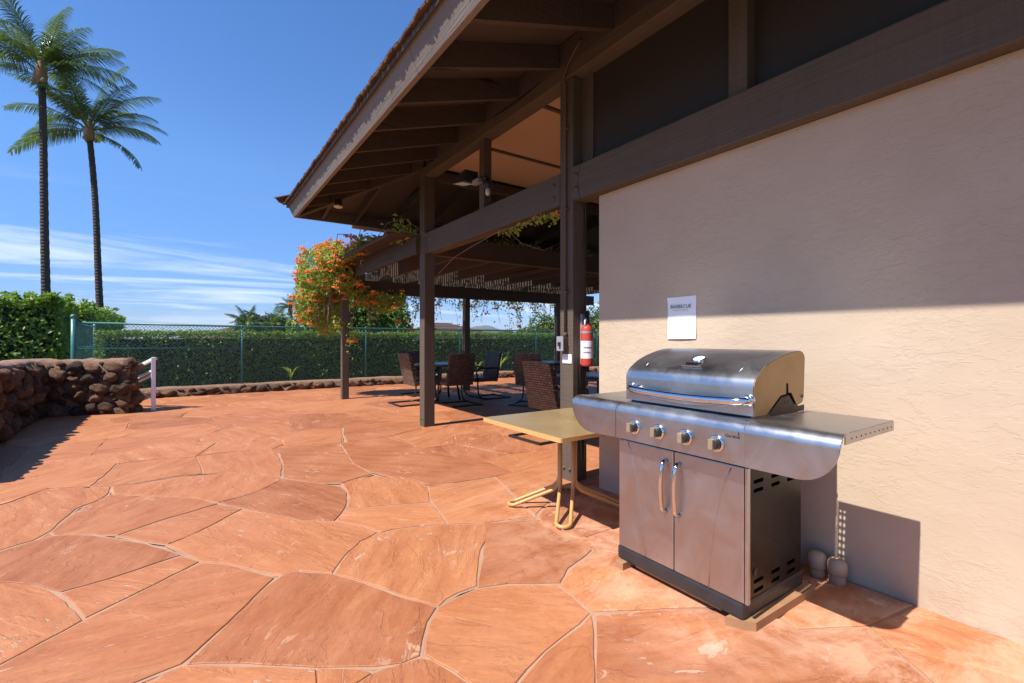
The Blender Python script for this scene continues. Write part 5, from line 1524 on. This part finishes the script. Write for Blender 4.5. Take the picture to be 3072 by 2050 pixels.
# ------------------------------------------------------------ coconut palms
def frond_mesh(e0, length, bend, seed, nl=54, ll=.66):
    r_ = np.random.default_rng(seed); K = 22
    pts = [np.array([0., 0, 0])]; ang = e0; tans = []
    for i in range(K):
        s = i / K
        d = np.array([math.cos(ang), 0, math.sin(ang)]); tans.append(d)
        pts.append(pts[-1] + d * length / K)
        ang -= bend / K * (0.45 + 1.3 * s)
    tans.append(tans[-1]); pts = np.array(pts); V = []
    for i in range(K):                                   # rachis as a flat keel of two quads
        w0 = .028 * (1 - i / K) + .004; w1 = .028 * (1 - (i + 1) / K) + .004
        a, b = pts[i], pts[i + 1]
        V += [a + [0, w0, 0], b + [0, w1, 0], b - [0, 0, w1], a - [0, 0, w0]]
        V += [a - [0, 0, w0], b - [0, 0, w1], b - [0, w1, 0], a - [0, w0, 0]]
    for k in range(nl):
        s = .16 + .83 * k / nl
        f = s * K; i = min(int(f), K - 1); p = pts[i] + (pts[i + 1] - pts[i]) * (f - i); t = tans[i]
        L = ll * (math.sin(math.pi * min(1, .18 + .80 * s)) ** .7) * r_.uniform(.85, 1.1) + .06
        for sgn in (-1, 1):
            if r_.random() < .04: continue
            sd = np.array([0, sgn * 1., 0]); upv = np.cross(t, [0, 1., 0]) * -1.0
            d = t * (.55 + .25 * s) + sd * .8 + upv * r_.uniform(-.05, .22); d /= np.linalg.norm(d)
            w = .019 * r_.uniform(.8, 1.2)
            wd = np.cross(d, upv); wd /= max(np.linalg.norm(wd), 1e-6)
            q = p; ww = w * .6
            for g_ in range(3):
                dd = d - np.array([0, 0, (.14 + .46 * g_) * (.65 + .5 * r_.random())]); dd /= np.linalg.norm(dd)
                q2 = q + dd * L / 3; w2 = w * (1.0, .75, .08)[g_]
                V += [q - wd * ww, q + wd * ww, q2 + wd * w2, q2 - wd * w2]
                q, ww = q2, w2
    return quads_mesh('frond', np.array(V), 4, MT['frond'])
FR = {e: [frond_mesh(R(e), 3.3, R(b), 70 + e + k) for k in range(2)] for e, b in ((82, 42), (62, 66), (42, 78), (22, 74), (4, 62), (-16, 46))}
def palm(name, lab, base, top, r0, r1, fronds, fs, cat='palm tree', group=None, seed=0, zb=0.0):
    t = thing(name, lab, cat, (base[0], base[1], zb), group=group); r_ = random.Random(seed)
    b, e = Vector((*base, zb - .1)), Vector(top)
    K = 60; pts = []; rs = []
    for i in range(K + 1):
        s = i / K
        p = b.lerp(e, s); side = math.sin(s * math.pi) * .10 + math.sin(s * 7.0 + seed) * .035
        p = p + Vector((CS, -SN, 0)) * side
        rr = r1 + (r0 - r1) * (1 - s) ** 1.5 + (.05 * (1 - s * 12) if s < .08 else 0)
        pts.append(p); rs.append(rr * (1.0 + (.05 if i % 2 else -.03)))
    MB().tube(pts, rs, 14).build('trunk', MT['palm_bark'], t)
    MB().lathe([(r1 * 1.0, -.12), (r1 * 1.75, .05), (r1 * 1.9, .22), (r1 * 1.1, .5), (r1 * .6, .8)], top, seg=14).build('sheath', MT['raw_wood'], t)
    for k in range(3):
        a = k * 2.1 + seed
        MB().lathe([(.02, -.10), (.075, -.05), (.085, .0), (.06, .06), (.02, .09)], (top[0] + .2 * math.cos(a), top[1] + .2 * math.sin(a), top[2] - .02), seg=10).build('coconut', MT['rachis'], t)
    for k, (az, el) in enumerate(fronds):
        me = FR[el][k % 2]; s = fs * r_.uniform(.9, 1.08)
        piece('frond', me, None, (top[0], top[1], top[2] + .30), t, (R(r_.uniform(-14, 14)), 0, R(az)), (s, s, s))
    return t
def at_depth(px, dep):
    l = (px - CX) / FPX
    return (dep * (SN + l * CS), dep * (CS - l * SN))
# azimuths are given relative to the view: 0 = right in the picture, 90 = away, 180 = left, 270 = towards the camera
def vaz(a): return a - math.degrees(YAW)
b1_ = at_depth(134, 17.0); t1_ = at_depth(122, 17.0)
F1 = [(vaz(a), e) for a, e in ((15, 82), (190, 82), (100, 82), (200, 62), (320, 62), (130, 62), (30, 62), (175, 62), (255, 62), (5, 42), (60, 42), (172, 42), (215, 42), (290, 42), (120, 42), (188, 22), (352, 22), (8, 4), (45, 42), (340, 42), (270, 82), (350, 62), (230, 42))]
palm('coconut_palm', 'taller coconut palm on the left rising behind the hedge', b1_, (t1_[0], t1_[1], 10.5), .145, .105, F1, .88, group='coconut palms behind the hedge', seed=1)
b2_ = at_depth(306, 19.0); t2_ = at_depth(268, 19.0)
F2 = [(vaz(a), e) for a, e in ((30, 82), (150, 82), (270, 82), (210, 62), (90, 62), (340, 62), (180, 62), (300, 62), (20, 62), (5, 42), (60, 42), (168, 42), (205, 42), (280, 42), (120, 42), (12, 22), (178, 22), (356, -16), (186, 4), (335, 42), (240, 62), (35, 42), (130, 62))]
palm('coconut_palm', 'shorter leaning coconut palm to the right of the taller one', b2_, (t2_[0], t2_[1], 9.25), .135, .10, F2, .90, group='coconut palms behind the hedge', seed=2)
# garden palms beyond the hedge
for k, (px, dep, ztop, fs, lab) in enumerate(((748, 19, 1.25, .32, 'small bushy garden palm beyond the hedge, leftmost of the three'), (822, 20, 1.25, .36, 'small bushy garden palm beyond the hedge, middle of the three'), (872, 24, 2.45, .24, 'small garden palm with a taller crown beyond the hedge, nearest the orange vine'))):
    p = at_depth(px, dep); r_ = random.Random(k)
    fr = [(r_.uniform(0, 360), e) for e in (82, 82, 82, 62, 62, 62, 62, 62, 62, 82, 62, 62, 42, 42, 42, 42, 42, 42, 42, 42, 42, 42, 22, 22, 22, 22, 22, 4, 4, 4)]
    palm('garden_palm', lab, p, (p[0], p[1], ztop), .08, .06, fr, fs, group='garden palms beyond the hedge', seed=k)

bp_ = at_depth(805, 21.5)
plant('garden_bush', 'low bushy green shrub growing among the small garden palms', 'shrub', (bp_[0], bp_[1], 0), [((bp_[0] + d * CS, bp_[1] - d * SN, 1.45 + .25 * math.sin(d * 5)), (.55, .45, .75)) for d in (-.9, -.4, .1, .55, .95)], 5200, .22, .05, 'frond', 0, 44,
      stems=[([(bp_[0] + d * CS, bp_[1] - d * SN, -.05), (bp_[0] + d * CS, bp_[1] - d * SN, 1.0)], .03) for d in (-.5, 0, .5)])
# ------------------------------------------------------------ far trees, houses, hills
def tree(lab, px, dep, zc, rad, n, seed, group='trees beyond the fence'):
    p = at_depth(px, dep); t = thing('shade_tree', lab, 'tree', (p[0], p[1], 0), group=group); r_ = np.random.default_rng(seed)
    blobs = []
    for k in range(9):
        a = r_.uniform(0, 6.28); q = r_.uniform(.2, .75)
        blobs.append(((p[0] + math.cos(a) * rad * q, p[1] + math.sin(a) * rad * q, zc + r_.uniform(-.35, .4) * rad), (rad * r_.uniform(.38, .6),) * 2 + (rad * r_.uniform(.3, .45),)))
    P, N = blob_points(blobs, n, r_, .25)
    V = leaf_soup(P - np.array([p[0], p[1], 0]), N + r_.normal(size=P.shape) * .7 + [0, 0, .3], r_.uniform(.14, .26, len(P)), r_.uniform(.08, .15, len(P)), .2, r_)
    o = link('crown', quads_mesh('crown', V, 4, MT['tree_leaf']), None, t, True); o['kind'] = 'stuff'
    MB().tube([(p[0], p[1], -.1), (p[0] + .05, p[1], zc * .5), (p[0], p[1], zc)], [.22, .17, .1], 10).build('trunk', MT['palm_bark'], t)
    for b in blobs[:5]: MB().tube([(p[0], p[1], zc * .55), tuple(b[0])], [.1, .04], 7).build('limb', MT['palm_bark'], t)
tree('broad rounded tree beyond the fence, left of the near post', 1640, 36, 1.5, 2.3, 6500, 5)
tree('tree seen in the gap between the near post and the stucco wall', 1815, 30, 1.9, 2.3, 5500, 6)
tree('low tree beyond the fence behind the strap-leaved plant', 1540, 40, .9, 1.3, 3000, 7)
def bungalow(px, dep, w, d_, zw, zr, lab, rz):
    p = at_depth(px, dep); t = thing('bungalow', lab, 'house', (p[0], p[1], 0), rz, group='houses beyond the hedge')
    MB().box(-w / 2, w / 2, -d_ / 2, d_ / 2, -.1, zw).build('wall', MT['plaster_far'], t, True)
    rf = MB().add([(-w / 2 - .5, -d_ / 2 - .5, zw), (w / 2 + .5, -d_ / 2 - .5, zw), (w / 2 + .5, d_ / 2 + .5, zw), (-w / 2 - .5, d_ / 2 + .5, zw), (-w / 2 + d_ / 2, 0, zr), (w / 2 - d_ / 2, 0, zr)],
             [(0, 1, 5, 4), (2, 3, 4, 5), (1, 2, 5), (3, 0, 4), (3, 2, 1, 0)]).build('roof', MT['tile_roof'], t, True)
    for k in range(7):
        s0, s1 = k / 7, (k + 1) / 7
        y0 = -d_ / 2 - .5 + (d_ / 2 + .5) * s0; z0 = zw + (zr - zw) * s0
        y1 = -d_ / 2 - .5 + (d_ / 2 + .5) * s1; z1 = zw + (zr - zw) * s1
        x0 = w / 2 + .5 - (d_ / 2 + .5) * s0; x1 = w / 2 + .5 - (d_ / 2 + .5) * s1
        MB().hexa([(-x0, y0, z0 + .01), (x0, y0, z0 + .01), (x0, y0, z0 + .11), (-x0, y0, z0 + .11)], [(-x1, y1, z1 + .004), (x1, y1, z1 + .004), (x1, y1, z1 + .03), (-x1, y1, z1 + .03)]).build('tile_course', MT['tile_roof'], rf, True)
    for xw in (-w / 4, w / 4): MB().box(xw - .6, xw + .6, -d_ / 2 - .03, -d_ / 2 + .02, .7, zw - .4).build('window', MT['dark_table'], t, True)
bungalow(1325, 46, 7, 6.0, 1.6, 2.65, 'brown tiled house roof behind the hedge, right of the thick front post', -.35)
bungalow(790, 32, 7, 5, 1.2, 2.15, 'house with brown roof behind the small garden palms', .5)
bungalow(1452, 66, 7, 6, .7, 1.75, 'lower house roof farther off, behind the far pergola post', -.6)
hl = MB(); hr_ = random.Random(4); K = 60; vs_ = []
for i in range(K + 1):
    px = 1150 + 700 * i / K
    h = 95 + 45 * math.sin(i * .19 + 3.4) + 22 * math.sin(i * .53) + hr_.uniform(-5, 5)
    for dep, z in ((4600, -1), (5300, h * .55), (5800, max(20, h)), (6600, -1)):
        q = at_depth(px, dep); vs_.append((q[0], q[1], z))
hl.add(vs_, [(4 * i + j, 4 * i + 4 + j, 4 * i + 5 + j, 4 * i + 1 + j) for i in range(K) for j in range(3)], True)
tag(hl.build('hills', MT['hill']), kind='structure')
# ------------------------------------------------------------ sea air: far hills fade
tz = NT('haze_air'); tz.n.remove(tz.p)
pv = tz.new('ShaderNodeVolumePrincipled'); pv.inputs['Color'].default_value = (0.72, 0.86, 1.0, 1); pv.inputs['Density'].default_value = 0.00005
tz.l.new(pv.outputs[0], tz.out.inputs['Volume'])
hz_ = MB().box(-4300, 6300, -4300, 9300, -2.2, 280).build('haze', tz.m)
tag(hz_, kind='stuff')
